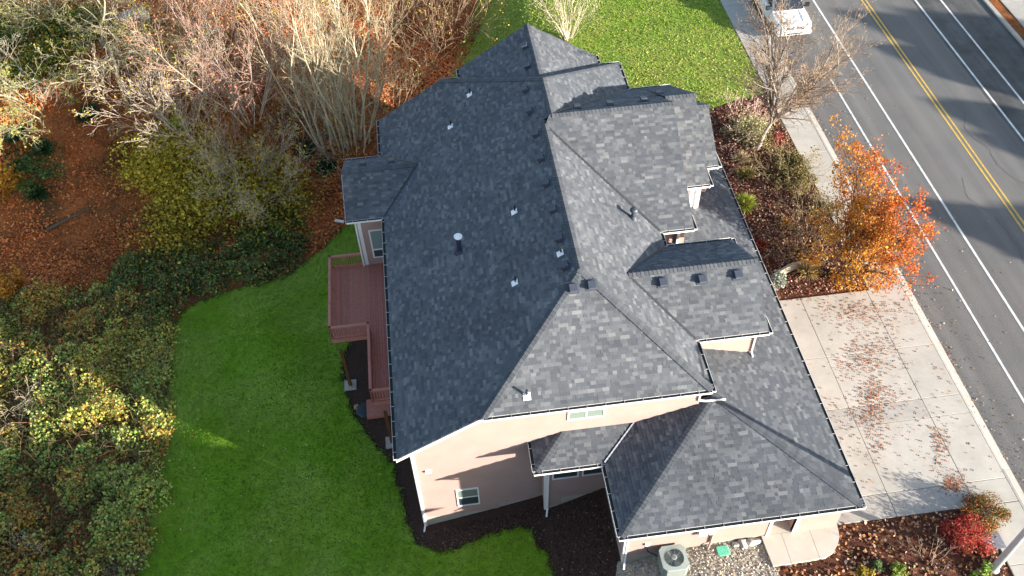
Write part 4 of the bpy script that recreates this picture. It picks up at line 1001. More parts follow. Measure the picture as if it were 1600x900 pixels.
def split_tree(o_name, label, cat, base, segs, colfn, group=None, trunk_lv=0, sid=None):
    t = thing(o_name, label, cat, tuple(base), group); S = np.array(segs); lv = S[:,8]
    c = colfn(S)
    if sid is None: tubes('trunk', S[lv <= trunk_lv], c[lv <= trunk_lv], t)
    elif cat == 'shrub': tubes('stems', S[lv <= trunk_lv], c[lv <= trunk_lv], t, kind='stuff')
    else:
        sid = np.array(sid)
        for i in sorted(set(sid)):
            m_ = (lv <= trunk_lv) & (sid == i)
            if m_.any(): tubes('stem', S[m_], c[m_], t)
    if (lv > trunk_lv).any(): tubes('branches', S[lv > trunk_lv], c[lv > trunk_lv], t, kind='stuff')
    return t

def bare_tree(name, label, px=None, base=None, spread=None, stems=1, fan=.25, L=8, r=.12, cfg=None, seed=1, bark=(0.30,0.25,0.19), twig=(0.32,0.26,0.22), lean=(0,0,0), group=None, leafpal=None, nleaf=0, leafsize=.12, cat='tree'):
    rng = np.random.RandomState(seed); p = np.array(base if base is not None else gat(px)); segs = []; tips = []; sid = []
    C = dict(levels=3, n=[7,5,4], ang=[.6,.6,.7], ratio=[.45,.5,.55], up=[.04,.03,.02,.0], wob=.09, rmin=.012, start=[.25,.15,.1], seg=.5, taper=.35)
    C.update(cfg or {})
    for s_ in range(stems):
        t_ = 2*math.pi*(s_+rng.rand()*.7)/stems; rad = fan*(.35+.8*rng.rand()) if stems > 1 else fan*.2
        sp_ = rng.rand()**.5
        if spread: rad = fan*sp_*(.8+.4*rng.rand())
        d = unit(np.array([math.cos(t_)*math.sin(rad), math.sin(t_)*math.sin(rad), math.cos(rad)])+np.array(lean))
        o_ = np.array([math.cos(t_)*spread[0],math.sin(t_)*spread[1],0])*sp_ if spread else np.array([math.cos(t_),math.sin(t_),0])*(.28 if stems > 1 else 0)*rng.rand()
        grow(rng, p+o_-np.array([0,0,.15]), d, L*(.7+.4*rng.rand()), r*(.55+.75*rng.rand()), 0, segs, tips, C); sid += [s_]*(len(segs)-len(sid))
    bk, tw = np.array(bark), np.array(twig)
    def cf(S):
        f = np.clip(S[:,8]/C['levels'],0,1)[:,None]; return np.clip((bk*(1-f)+tw*f)*(1+.18*rng.normal(size=(len(S),1))), .01, .8)
    t = split_tree(name, label, cat, p, segs, cf, group, sid=sid if stems > 1 else None)
    if nleaf and leafpal:
        tp = np.array(tips); ii = rng.choice(len(tp), nleaf); P = tp[ii]+rng.normal(size=(nleaf,3))*.12
        leaves('leaves', P, leafsize, pick(rng, leafpal, nleaf), t, rng=rng, kind='stuff')
    return t, np.array(tips), np.array(segs)

def foliage(name, label, cat, c, rad, n, pal, size, seed, clumps=12, group=None, m='leaf', w=None, stems=6, stemcol=(0.16,0.11,0.07), flat_=.2, kind='stuff', clr=.38, asp=.7):
    """shrub: leaf clumps on stems, filling an uneven volume"""
    rng = np.random.RandomState(seed); c = np.array(c, float); rad = np.array(rad, float)
    t = thing(name, label, cat, (c[0], c[1], c[2]), group); cl = []
    while len(cl) < clumps:
        q = rng.uniform(-1,1,3); q[2] = abs(q[2])
        if .25 < np.linalg.norm(q) < 1: cl.append(q)
    cl = np.array(cl)*rad*.8; S = []
    for q in cl[:max(stems,1)] if stems else []:
        mid = c+q*.5+rng.normal(size=3)*rad*.05; S.append((*c, *mid, .03,.02)); S.append((*mid, *(c+q), .02,.01))
        for _ in range(3):
            e = c+q+rng.normal(size=3)*rad*.2; S.append((*(c+q*.8), *e, .012,.008))
    if S: tubes('stems', np.array(S), np.array(stemcol), t, kind='stuff')
    ci = rng.choice(len(cl), n); dv_ = rng.normal(size=(n,3)); dv_ /= np.linalg.norm(dv_,axis=1,keepdims=True)
    P = c+cl[ci]+dv_*(rng.rand(n,1)**.45)*rad*clr*(0.6+.8*((ci*37)%10/10.0))[:,None]
    P[:,2] = np.maximum(P[:,2], terr(P[:,0], P[:,1])+.03)
    cc = pick(rng, pal, n, w=w)
    tone = .8+.4*((np.arange(clumps)*7919) % 13)/13.0; cc = cc*tone[ci][:,None]
    leaves('foliage', P, size, cc, t, m=m, rng=rng, flat_=flat_, kind=kind, asp=asp)
    return t
def tuft(name, label, cat, c, n, h, pal, seed, spread=.5, w=.03, group=None):
    rng = np.random.RandomState(seed); t = thing(name, label, cat, tuple(c), group)
    th = rng.rand(n)*2*np.pi; ti = rng.rand(n)**.6*spread; d = np.column_stack([np.cos(th)*np.sin(ti*1.6), np.sin(th)*np.sin(ti*1.6), np.cos(ti*1.6)])
    L = h*(.6+.5*rng.rand(n))[:,None]; b0 = np.array(c)+rng.normal(size=(n,3))*[.08,.08,0]; mid = b0+d*L*.6; tip = b0+d*L-np.array([0,0,1])*L*.18*ti[:,None]
    sd_ = np.cross(d, rng.normal(size=(n,3))); sd_ /= np.linalg.norm(sd_,axis=1,keepdims=True)
    V = np.stack([b0-sd_*w*.5, b0+sd_*w*.5, mid+sd_*w*.6, mid-sd_*w*.6, tip+sd_*w*.1, tip-sd_*w*.1],1).reshape(-1,3)
    i = np.arange(n)[:,None]*6; Q_ = np.concatenate([i+[0,1,2,3], i+[3,2,4,5]],0); cc = pick(rng, pal, n)
    np_mesh('blades', V, Q_, np.concatenate([cc,cc]), M['leaf'], t, kind='stuff'); return t
def inpoly(P, X_, Y2):
    P = np.array([p_[:2] for p_ in P]); ins = np.zeros(len(X_), bool); j = len(P)-1
    for i in range(len(P)):
        xi, yi = P[i]; xj, yj = P[j]; ins ^= ((yi > Y2) != (yj > Y2)) & (X_ < (xj-xi)*(Y2-yi)/((yj-yi) if yj != yi else 1e-9)+xi); j = i
    return ins
def in_px(P, rng, n):
    """n random ground points inside an outline on the ground"""
    P = np.array([p_[:2] for p_ in P]); lo, hi = P.min(0), P.max(0); out = []
    tot = 0
    while tot < n:
        q = rng.uniform(lo, hi, (n*2,2)); q = q[inpoly(P, q[:,0], q[:,1])]; out.append(q); tot += len(q)
    return np.concatenate(out)[:n]

_wr = np.random.RandomState(77); _wk = [(f_*math.cos(t_), f_*math.sin(t_), ph_) for f_, t_, ph_ in zip(np.geomspace(.18,2.4,22), _wr.rand(22)*6.28, _wr.rand(22)*6.28)]
def patch(x_, y_, p_=.7):
    s_ = sum((np.hypot(a_,b_)/.18)**-p_*np.sin(a_*x_+b_*y_+c_) for a_, b_, c_ in _wk); return s_/1.6
def blend(cA, cB, f): f = np.clip(f,0,1)[:,None]; return np.array(cA)*(1-f)+np.array(cB)*f
# ---- grass blades and fallen leaves
rng = np.random.RandomState(5)
g = in_px(LAWN, rng, 60000); z = terr(g[:,0], g[:,1])+.06; f = .45+.38*patch(g[:,0], g[:,1])+.10*rng.normal(size=len(g))
cc = blend((0.115,0.225,0.012), (0.22,0.315,0.045), f)
leaves('lawn_grass', np.column_stack([g, z]), .10, cc*(1+.08*rng.normal(size=(len(g),1))), None, rng=rng, asp=.4, kind='stuff')
vp = np.array(LAWN); sl_ = np.linalg.norm(np.roll(vp,-1,0)-vp,axis=1); ii = rng.choice(len(vp), 5000, p=sl_/sl_.sum()); g = vp[ii]+(np.roll(vp,-1,0)-vp)[ii]*rng.rand(5000,1)+rng.normal(size=(5000,2))*.10
leaves('lawn_edge_grass', np.column_stack([g, terr(g[:,0], g[:,1])+.08]), .15, pick(rng, [(0.09,0.18,0.015),(0.13,0.19,0.03),(0.16,0.15,0.04)], 5000), None, rng=rng, asp=.35, kind='stuff')
g = in_px(BACKL, rng, 46000); z = terr(g[:,0], g[:,1])+.08; f = .42+.42*patch(g[:,0]*1.6, g[:,1]*1.6, .5)+.14*rng.normal(size=len(g))
cc = blend((0.20,0.32,0.03), (0.38,0.42,0.10), f)
leaves('back_lawn_grass', np.column_stack([g, z]), .15, cc*(1+.08*rng.normal(size=(len(g),1))), None, rng=rng, asp=.4, kind='stuff')
g = in_px(BACKL, rng, 700); leaves('back_lawn_leaves', np.column_stack([g, terr(g[:,0],g[:,1])+.12]), .16, pick(rng, [(0.33,0.16,0.06),(0.40,0.25,0.13),(0.2,0.09,0.04)], len(g)), None, m='dryleaf', rng=rng, flat_=.6, kind='stuff')
g = in_px(LAWN, rng, 700); g = g[(g[:,0]+rng.rand(700)*16 < -9) | (rng.rand(700) < .12)]; leaves('lawn_leaves', np.column_stack([g, terr(g[:,0],g[:,1])+.12]), .12, pick(rng, [(0.45,0.28,0.10),(0.40,0.38,0.18),(0.25,0.10,0.04)], len(g)), None, m='dryleaf', rng=rng, flat_=.6, kind='stuff')
WOODS = wpoly([(-250,-60),(-150,520),(60,470),(200,430),(360,400),(500,395),(560,340),(600,190),(720,110),(770,0),(800,-60)])
g = in_px(WOODS, rng, 190000); keep = rng.rand(len(g)) < .75+.25*patch(g[:,0]*2, g[:,1]*2, .4); g = g[keep]
LIT = [(0.54,0.165,0.05),(0.62,0.22,0.065),(0.44,0.13,0.042),(0.66,0.33,0.12),(0.56,0.18,0.055),(0.34,0.105,0.04)]
leaves('leaf_litter', np.column_stack([g, terr(g[:,0],g[:,1])+.03+.10*rng.rand(len(g))]), .08+.16*rng.rand(len(g)), pick(rng, LIT, len(g), w=[4,2.5,4,1,4,2])*(1+.22*patch(g[:,0]*1.3,g[:,1]*1.3)[:,None]).clip(.5,1.5), None, m='dryleaf', rng=rng, flat_=.5, kind='stuff', asp=.85)
def litter(name, poly, n, size, pal, dz=.05, flat_=.6, seed=3):
    r = np.random.RandomState(seed); g = in_px(poly, r, n)
    if name in ('bark_chips', 'mulch_flecks'): g = g[~inpoly(LAWN, g[:,0], g[:,1])]; n = len(g)
    leaves(name, np.column_stack([g, terr(g[:,0],g[:,1])+dz+.03*r.rand(n)]), size, pick(r, pal, n), None, m='dryleaf', rng=r, flat_=flat_, kind='stuff', asp=.75)
BEDL = [(0.34,0.17,0.10),(0.24,0.10,0.06),(0.50,0.34,0.24),(0.16,0.06,0.04),(0.12,0.045,0.03)]
litter('bed_leaves', BED[1:5]+[(17.0,9.2),(16.6,20),(15.5,25)], 11000, .13, BEDL, .07)
litter('corner_bed_leaves', BED2, 5200, .16, [(0.36,0.16,0.06),(0.45,0.24,0.11),(0.22,0.09,0.04),(0.13,0.05,0.03),(0.52,0.36,0.24)], .07)
litter('bark_chips', [(-6.0,-1.8),(-4,-.2),(2.6,-.3),(5.6,-1.0),(5.6,-4.6),(3.0,-7),(-2,-4.5),(-5.5,-3)], 9000, .10, [(0.075,0.045,0.034),(0.11,0.065,0.048),(0.05,0.03,0.024)], .03)
litter('mulch_flecks', [(-6.5,-2.5),(-4,-1),(2,-.8),(5.5,-1.5),(6,-9),(-1,-5)], 700, .07, [(0.30,0.26,0.23),(0.22,0.17,0.13),(0.12,0.08,0.06)], .05)
r = np.random.RandomState(8); dl = []
for px, sx, sy, n in [(a_, b_*.8, c_*.75, int(d_*1.6)) for a_, b_, c_, d_ in [((1330,485),34,14,170),((1365,535),30,30,150),((1350,565),34,18,170),((1370,615),22,14,150),((1360,645),16,16,110),((1372,690),14,22,50),((1490,755),14,12,130),((1470,700),10,26,50),((1420,600),90,80,90),((1330,640),40,26,50),((1430,700),90,60,60),((1240,462),24,8,50),((1395,480),40,20,80),((1470,690),8,40,40),((1325,700),40,50,60)]]:
    for _ in range(n):
        q = at((px[0]+r.normal()*sx, px[1]+r.normal()*sy), .165)
        if 15.6 < q[0] < 25.3 and -4.6 < q[1] < 9: dl.append(q)
dl = np.array(dl); leaves('driveway_leaves', dl+np.array([0,0,.004]), .06+.08*r.rand(len(dl)), pick(r, [(0.38,0.14,0.06),(0.46,0.20,0.09),(0.28,0.11,0.06),(0.18,0.11,0.09),(0.52,0.27,0.14)], len(dl)), None, m='dryleaf', rng=r, flat_=.9, kind='stuff')
q = np.column_stack([r.uniform(25.6,33,1100), r.uniform(-8,45,1100), np.full(1100,.03)]); q[:,0] = 25.5+(q[:,0]-25.5)*r.rand(1100)**2.2
leaves('road_leaves', q, .1, pick(r, [(0.35,0.2,0.12),(0.25,0.12,0.07),(0.45,0.38,0.3)], 1100), None, m='dryleaf', rng=r, flat_=.75, kind='stuff')
# gravel stones
gq = in_px(GRAV, r, 14000); 
leaves('gravel_stones', np.column_stack([gq, terr(gq[:,0],gq[:,1])+.085]), .085, pick(r, [(0.58,0.52,0.42),(0.44,0.39,0.31),(0.66,0.60,0.51),(0.28,0.24,0.19),(0.48,0.41,0.30)], 14000, .2), None, m='stone', rng=r, flat_=.75, kind='stuff', asp=.9)

# ---- the big pale multi-stem tree behind the house
GREYTW = (0.52,0.45,0.33)
bare_tree('multi_stem_tree', 'large clump of tall pale bare stems rising close behind the roof', px=(540,226), spread=(2.0,1.4), stems=30, fan=.30, L=13, r=.085, seed=21, bark=(0.52,0.46,0.32), twig=(0.42,0.33,0.20), cfg=dict(n=[12,5,3], levels=3, ratio=[.27,.5,.5], ang=[.5,.55,.6], start=[.28,.1,.1], wob=.06, seg=.55, rmin=.008, up=[.03,.05,.02]))
bare_tree('bare_bush', 'tangle of low arching bare twigs around the foot of the pale multi-stem tree', px=(520,215), spread=(2.0,1.4), stems=30, fan=1.0, L=4.5, r=.024, seed=22, bark=(0.30,0.24,0.16), twig=(0.36,0.28,0.18), cfg=dict(n=[4,3], levels=2, up=[-.02,0,0], ratio=[.5,.5], wob=.09), cat='shrub')
bare_tree('bare_bush', 'wide spray of bare yellow-brown twigs between the multi-stem tree and the lawn behind the house', px=(640,130), spread=(2.0,1.4), stems=26, fan=1.1, L=4.5, r=.024, seed=23, bark=(0.36,0.27,0.16), twig=(0.42,0.31,0.19), cfg=dict(n=[4,3], levels=2, up=[-.01,0,0], ratio=[.5,.5], wob=.07), cat='shrub')
for i, (px, lb, st, L_, fa) in enumerate([((600,190),'low brown twigs arching over the leaf litter beside the far left roof corner',24,4.5,1.1),((690,60),'tan twiggy bush at the top edge left of the back lawn',26,4.5,.9),((480,120),'brown twig thicket in front of the pale multi-stem tree on its left',24,5.5,.8),((455,240),'grey-brown twig tangle between the sprawling bare tree and the ferns',26,4.2,1.1),((360,130),'thin rusty twigs behind the pink-tipped bare tree',22,6,.7),((600,30),'dense straw-coloured twigs at the top edge right of the multi-stem tree',28,6,.7),((250,90),'rusty twig thicket at the left of the whitish sapling clump',22,5,.7)]):
    bare_tree('bare_bush', lb, px=px, spread=(2.0,1.6), stems=int(st*1.6), fan=fa, L=L_, r=.022, seed=230+i, bark=(0.36,0.26,0.17), twig=(0.42,0.29,0.19) if i % 2 else (0.44,0.34,0.21), cfg=dict(n=[5,3], levels=2, up=[.0,0,0], ratio=[.5,.5], wob=.10, rmin=.008), cat='shrub', leafpal=[(0.60,0.46,0.07),(0.55,0.24,0.08),(0.40,0.36,0.07)], nleaf=700, leafsize=.13)
# ---- whitish and pink-tipped saplings
PINK = dict(n=[11,6,3], levels=3, ratio=[.42,.5,.5], ang=[.5,.6,.7], start=[.12,.1,.1], wob=.05, seg=.5, rmin=.009, up=[.03,.02,.0])
bare_tree('bare_tree', 'whitish bare sapling clump fanning up from a mossy yellow-green foot', px=(290,205), stems=14, fan=.75, L=8.0, r=.036, spread=(.9,.8), leafpal=[(0.62,0.50,0.07),(0.50,0.46,0.06)], nleaf=900, leafsize=.14, seed=31, bark=(0.60,0.53,0.42), twig=(0.54,0.43,0.34), cfg=PINK)
bare_tree('bare_tree', 'pink-tipped bare tree with pale stems left of the multi-stem clump', px=(392,190), stems=10, fan=.55, L=9.5, r=.045, spread=(.7,.7), seed=32, bark=(0.52,0.43,0.34), twig=(0.48,0.28,0.21), cfg=PINK, leafpal=[(0.5,0.18,0.13),(0.45,0.22,0.12)], nleaf=1300, leafsize=.14)
bare_tree('bare_tree', 'reddish bare tree at the top edge between the sapling clump and the boulder', px=(310,60), stems=10, fan=.55, L=8.5, r=.042, spread=(.8,.8), seed=33, bark=(0.48,0.38,0.30), twig=(0.48,0.29,0.22), cfg=PINK, leafpal=[(0.5,0.2,0.14)], nleaf=900, leafsize=.14)
bare_tree('bare_tree', 'grey sprawling bare tree over the yellow shrubs, leaning towards the bump-out', px=(400,300), stems=14, fan=.95, L=5.5, r=.04, spread=(1.6,1.2), leafpal=[(0.55,0.43,0.06),(0.40,0.36,0.06)], nleaf=2200, leafsize=.15, seed=34, bark=(0.46,0.40,0.32), twig=(0.52,0.43,0.33), cfg=dict(PINK, up=[-.01,0,0]))
bare_tree('bare_tree', 'tan bare tree with dense twigs at the top edge left of the multi-stem clump', px=(440,40), stems=11, fan=.55, L=7.5, r=.036, spread=(.8,.8), seed=38, bark=(0.42,0.35,0.26), twig=(0.44,0.34,0.24), cfg=PINK)
# ---- left edge trees
TWIST = dict(n=[9,6,4], levels=3, ratio=[.6,.55,.5], ang=[.9,.8,.7], start=[.25,.1,.1], wob=.17, seg=.4, rmin=.010, up=[.0,.01,-.01])
bare_tree('twisted_tree', 'twisted pale-branched bare tree at the upper left edge', px=(40,150), stems=4, fan=.7, L=6.5, r=.08, spread=(.6,.6), seed=41, bark=(0.40,0.38,0.26), twig=(0.50,0.45,0.32), cfg=TWIST)
bare_tree('twisted_tree', 'mossy trunked bare tree leaning out near the top left corner', px=(188,100), stems=3, fan=.35, L=8.5, r=.22, seed=42, bark=(0.34,0.28,0.18), twig=(0.44,0.38,0.25), cfg=TWIST)
bare_tree('twisted_tree', 'mossy bare tree in the very top left corner', px=(95,60), stems=4, fan=.6, L=7, r=.08, spread=(.6,.6), seed=43, bark=(0.34,0.32,0.18), twig=(0.46,0.41,0.26), cfg=TWIST, leafpal=[(0.30,0.30,0.06),(0.2,0.22,0.05)], nleaf=1200, leafsize=.15)
bare_tree('twisted_tree', 'pale dead-looking bush at the left edge above the brambles', px=(25,655), stems=12, fan=1.0, L=2.4, r=.03, seed=44, bark=(0.46,0.38,0.25), twig=(0.52,0.43,0.29), cfg=dict(TWIST, levels=2, n=[5,4]), cat='shrub')
bare_tree('twisted_tree', 'grey dead twigs sticking out of the brambles in the lower left corner', px=(20,870), stems=10, fan=1.1, L=1.6, r=.025, seed=45, bark=(0.40,0.36,0.30), twig=(0.44,0.40,0.33), cfg=dict(TWIST, levels=2, n=[5,4]), cat='shrub')
for i, (px, lb, L_) in enumerate([((0,60),'sprawling pale bare tree at the left edge just below the top left corner',6.5),((140,35),'grey-green bare tree at the top edge between the mossy trunk and the corner',7.5),((70,195),'low spreading pale bare branches above the ferns at the left edge',4.5),((230,120),'slim pale bare sapling right of the mossy trunk',6)]):
    bare_tree('twisted_tree', lb, px=px, stems=4, fan=.75, L=L_, r=.05, spread=(.7,.7), seed=240+i, bark=(0.34,0.31,0.19), twig=(0.44,0.38,0.24), cfg=TWIST, leafpal=[(0.34,0.33,0.07),(0.22,0.24,0.06)], nleaf=1500, leafsize=.16)
tube_log = gat((90,345)); b = MB(); b.tube(gat((75,362))+np.array([0,0,.2]), gat((140,328))+np.array([0,0,.15]), .13, .08, 8, col=(0.12,0.085,0.06)); tag(b.build('fallen_log', M['bark']), 'fallen log lying on the brown leaf litter', 'log')

# ---- yellow and olive shrubs
YEL = [(0.66,0.47,0.04),(0.56,0.43,0.05),(0.46,0.40,0.05),(0.70,0.55,0.08),(0.30,0.28,0.04)]
OLV = [(0.32,0.28,0.04),(0.42,0.34,0.05),(0.22,0.21,0.035),(0.54,0.40,0.055)]
DKG = [(0.075,0.15,0.04),(0.10,0.18,0.055),(0.14,0.21,0.055),(0.055,0.11,0.035)]
def shrub_px(name, label, px, rx, h, n, pal, size, seed, **kw):
    q = gat(px); return foliage(name, label, kw.pop('cat','shrub'), (q[0],q[1],q[2]-.1), (rx, rx*kw.pop('ry',1.0), h), n, pal, size, seed, **kw)
shrub_px('yellow_shrub', 'bright yellow-green shrub at the foot of the whitish sapling clump', (262,262), 3.6, 2.6, 5200, YEL, .23, 51, clumps=36, clr=.60, stems=16)
shrub_px('yellow_shrub', 'yellow-olive shrub below the sprawling grey bare tree', (330,305), 4.2, 2.6, 5600, YEL+OLV, .23, 52, clumps=38, clr=.60, stems=16)
shrub_px('olive_shrub', 'olive shrub with thin yellow leaves just left of the bump-out', (425,305), 3.8, 2.4, 4500, OLV+YEL[:2], .22, 53, clumps=36, clr=.60, stems=16)
shrub_px('olive_shrub', 'sparse olive shrub at the lower edge of the woods above the ivy', (300,352), 4.0, 1.7, 4000, OLV+YEL[:1], .22, 54, clumps=36, clr=.60, stems=16)
shrub_px('olive_shrub', 'olive shrub in the shade behind the lawn bend', (430,358), 3.2, 1.5, 4200, OLV+DKG, .17, 55, clumps=20, clr=.3)
shrub_px('olive_shrub', 'dark olive undergrowth below the twisted trees in the top left corner', (70,110), 4.5, 1.6, 4500, OLV+DKG, .2, 56, clumps=30, clr=.28)
shrub_px('olive_shrub', 'dark green undergrowth at the left edge between the ferns and the orange sapling', (45,265), 3.2, .9, 2600, DKG, .2, 57, clumps=24, clr=.28)
shrub_px('mossy_shrub', 'bright mossy yellow-green leaves at the very foot of the whitish sapling clump', (285,198), .9, 1.3, 900, [(0.42,0.50,0.05),(0.50,0.50,0.06)], .17, 58, clumps=9)
shrub_px('olive_shrub', 'mossy olive undergrowth along the top edge left of the boulder', (130,50), 4.2, 2.0, 5000, OLV+DKG, .2, 59, clumps=30, clr=.32)
shrub_px('olive_shrub', 'dark mossy growth at the left edge below the top left corner', (20,60), 3.6, 2.2, 4200, OLV[:1]+DKG, .2, 60, clumps=26, clr=.32)
for i, (px, lb) in enumerate([((20,292),'orange-leaved sapling at the left edge beside the brown leaf litter'),((22,458),'yellow-orange sapling at the left edge above the brambles')]):
    shrub_px('orange_sapling', lb, px, 1.25, 2.4, 1100, [(0.55,0.26,0.03),(0.60,0.34,0.04),(0.50,0.18,0.03)], .22, 61+i, clumps=10, group='orange saplings at the left edge', cat='sapling')
for i, (px, lb) in enumerate([((28,215),'green fern clump nearest the left edge in the woods'),((70,235),'green fern clump in the leaf litter below the twisted tree'),((140,180),'small green fern clump under the mossy trunk'),((60,305),'dark fern clump beside the orange sapling'),((510,262),'green fern clump left of the bump-out roof'),((475,235),'fern clump below the multi-stem tree')]):
    q = gat(px); tuft('fern', lb, 'fern', q, 260, 1.0, [(0.035,0.085,0.03),(0.05,0.11,0.035),(0.03,0.06,0.025)], 70+i, spread=.95, w=.13, group='ferns in the woods')

# ---- ivy and brambles: ground cover nobody could count
r = np.random.RandomState(90)
def mound_cover(name, poly, nm, rr_, hh_, N_, pg, py, pb, fy, fb, size, rimn=None, seed=1):
    r = np.random.RandomState(seed); mc = in_px(poly, r, nm); mr_ = rr_[0]+(rr_[1]-rr_[0])*r.rand(nm); mh = hh_[0]+(hh_[1]-hh_[0])*r.rand(nm)**1.3
    if rimn is not None:
        mc = np.concatenate([mc, rimn]); mr_ = np.concatenate([mr_, .5+.5*r.rand(len(rimn))]); mh = np.concatenate([mh, .35+.6*r.rand(len(rimn))])
    nm = len(mc)
    kd = np.where(patch(mc[:,0]*1.2, mc[:,1]*1.2, .4)+.5*r.normal(size=nm) > .8, 1, 0); kd = np.where(patch(mc[:,0]*1.1+40, mc[:,1]*1.1, .4)+.4*r.normal(size=nm) > .95, 2, kd)
    w_ = mr_**2*(1+mh); mi = r.choice(nm, N_, p=w_/w_.sum()); dv = r.normal(size=(N_,3)); dv[:,2] = np.abs(dv[:,2]); dv /= np.linalg.norm(dv,axis=1,keepdims=True)
    rad = np.where(r.rand(N_) < .75, .85+.22*r.rand(N_), r.rand(N_)**.5)*(1+.14*np.sin(dv[:,0]*7+mi)+.12*np.sin(dv[:,1]*9+mi*2))
    x_ = mc[mi,0]+dv[:,0]*mr_[mi]*rad; y_ = mc[mi,1]+dv[:,1]*mr_[mi]*rad; z_ = terr(x_,y_)+.05+dv[:,2]*mh[mi]*rad
    cG = pick(r, pg, N_); cY = pick(r, py, N_); cB = pick(r, pb, N_); kk = kd[mi]; u_ = r.rand(N_)
    cc = np.where((u_ < np.choose(kk, fy))[:,None], cY, cG); cc = np.where((u_ > 1-np.choose(kk, fb))[:,None], cB, cc)
    cc = cc*(.8+.45*r.rand(nm))[mi][:,None]
    leaves(name, np.column_stack([x_,y_,z_]), size*(.7+.8*r.rand(N_)), cc, None, rng=r, flat_=.3, kind='stuff', asp=.8)
IVY = wpoly([(200,410),(330,372),(470,374),(478,396),(420,432),(345,452),(285,484),(262,540),(120,520)])
mound_cover('ivy_cover', IVY, 130, (.4,1.1), (.3,1.2), 20000, DKG+[(0.12,0.19,0.05),(0.16,0.22,0.06)], [(0.42,0.36,0.06),(0.28,0.27,0.06)], [(0.26,0.14,0.05),(0.18,0.10,0.05)], [.05,.3,.12], [.03,.06,.3], .17, seed=91)
BRAM = wpoly([(-80,470),(60,460),(200,455),(262,520),(262,575),(255,640),(250,700),(236,770),(222,850),(205,930),(180,1000),(-140,1000)])
BR_G = [(0.27,0.36,0.08),(0.35,0.44,0.12),(0.19,0.27,0.06),(0.42,0.49,0.15)]; BR_Y = [(0.54,0.46,0.09),(0.60,0.40,0.08),(0.48,0.46,0.11)]; BR_B = [(0.52,0.22,0.055),(0.60,0.31,0.07),(0.34,0.16,0.06)]
g = in_px(BRAM, r, 26000); leaves('bramble_floor', np.column_stack([g, terr(g[:,0],g[:,1])+.05+.25*r.rand(len(g))]), .2, pick(r, [(0.14,0.17,0.05),(0.28,0.14,0.05),(0.20,0.11,0.05),(0.16,0.21,0.06)], len(g)), None, rng=r, flat_=.3, kind='stuff', asp=.8)
BP = np.array([p_[:2] for p_ in BRAM]); RIM = BP[3:10]
rim = np.concatenate([RIM[i]+(RIM[i+1]-RIM[i])*np.linspace(0,1,9)[:,None] for i in range(len(RIM)-1)]); rim = rim+r.normal(size=rim.shape)*.35+[-.6,0]
mound_cover('bramble_cover', BRAM, 240, (.45,1.3), (.35,1.4), 86000, BR_G, BR_Y, BR_B, [.14,.55,.22], [.04,.08,.5], .145, rimn=rim, seed=92)
S = []
for i in range(700):
    p = in_px(BRAM, r, 1)[0]; z0 = float(terr(p[0],p[1])); d = r.normal(size=2)*.5; p0 = np.array([p[0],p[1],z0+.3]); p1 = p0+np.array([d[0],d[1],.9+.8*r.rand()]); p2 = p1+np.array([d[0],d[1],-.1+.3*r.normal()])
    S.append((*p0,*p1,.012,.011)); S.append((*p1,*p2,.011,.009))
tubes('bramble_canes', S, pick(r, [(0.15,0.09,0.06),(0.24,0.16,0.09),(0.10,0.065,0.05)], len(S)), None, kind='stuff')
EDGE = wpoly([(236,610),(262,615),(250,720),(236,800),(222,890),(180,960),(160,930),(190,800),(205,700)])
S = []
for i in range(2600):
    p = in_px(EDGE, r, 1)[0]; z0 = float(terr(p[0],p[1])); d = r.normal(size=2)*.35; p0 = np.array([p[0],p[1],z0+.05]); p1 = p0+np.array([d[0],d[1],.25+.3*r.rand()]); S.append((*p0,*p1,.010,.008))
tubes('dry_stalks', S, pick(r, [(0.16,0.10,0.08),(0.26,0.20,0.13),(0.12,0.08,0.065),(0.34,0.28,0.18)], len(S)), None, kind='stuff')
shrub_px('dry_shrub', 'pale straw-coloured shrub at the lawn edge in a patch of sun', (238,655), .9, .8, 800, [(0.36,0.30,0.16),(0.28,0.22,0.12),(0.20,0.19,0.08)], .1, 95, clumps=9)

# ---- shrub behind the far gable
bare_tree('bare_bush', 'thin upright bare shrub on the back lawn beyond the far gable', px=(885,62), stems=22, fan=.55, L=4.6, r=.035, seed=24, bark=(0.55,0.47,0.34), twig=(0.55,0.47,0.33), cfg=dict(n=[4,3], levels=2, up=[.01,.02,0], ratio=[.4,.5], wob=.05), cat='shrub')

# ---- front garden trees
FT = dict(n=[9,7,5], levels=3, ratio=[.55,.52,.5], ang=[.55,.6,.6], start=[.0,.1,.1], wob=.08, seg=.4, rmin=.010, up=[.04,.03,.01])
q = gat((1183,234)); tb = np.array([q[0],q[1],0.0])
rng = np.random.RandomState(101); segs = []; tips = []
p = tb.copy(); d = unit(np.array([.1,.05,1]))
for i in range(5):
    d = unit(d+np.array([.16,.08,0])*(1 if i > 1 else .3)); qn = p+d*.42; segs.append((*p,*qn,.17-.012*i,.165-.012*i,0)); p = qn
for s_ in range(9):
    t_ = 2*math.pi*(s_+rng.rand()*.6)/9; rad = .52*(.3+.8*rng.rand()); dd = unit(np.array([math.cos(t_)*math.sin(rad),math.sin(t_)*math.sin(rad),math.cos(rad)]))
    grow(rng, p, unit(dd+np.array([.14,.0,0])), 7.0*(.7+.35*rng.rand()), .09, 1, segs, tips, dict(FT, levels=4, n=[0,12,8,4], rmin=.008, start=[.0,.05,.1], ratio=[.5,.5,.52,.5]))
def cf(S): f = np.clip(S[:,8]/4,0,1)[:,None]; return np.clip((np.array([0.30,0.25,0.21])*(1-f)+np.array([0.27,0.21,0.155])*f)*(1+.2*rng.normal(size=(len(S),1))),.02,.7)
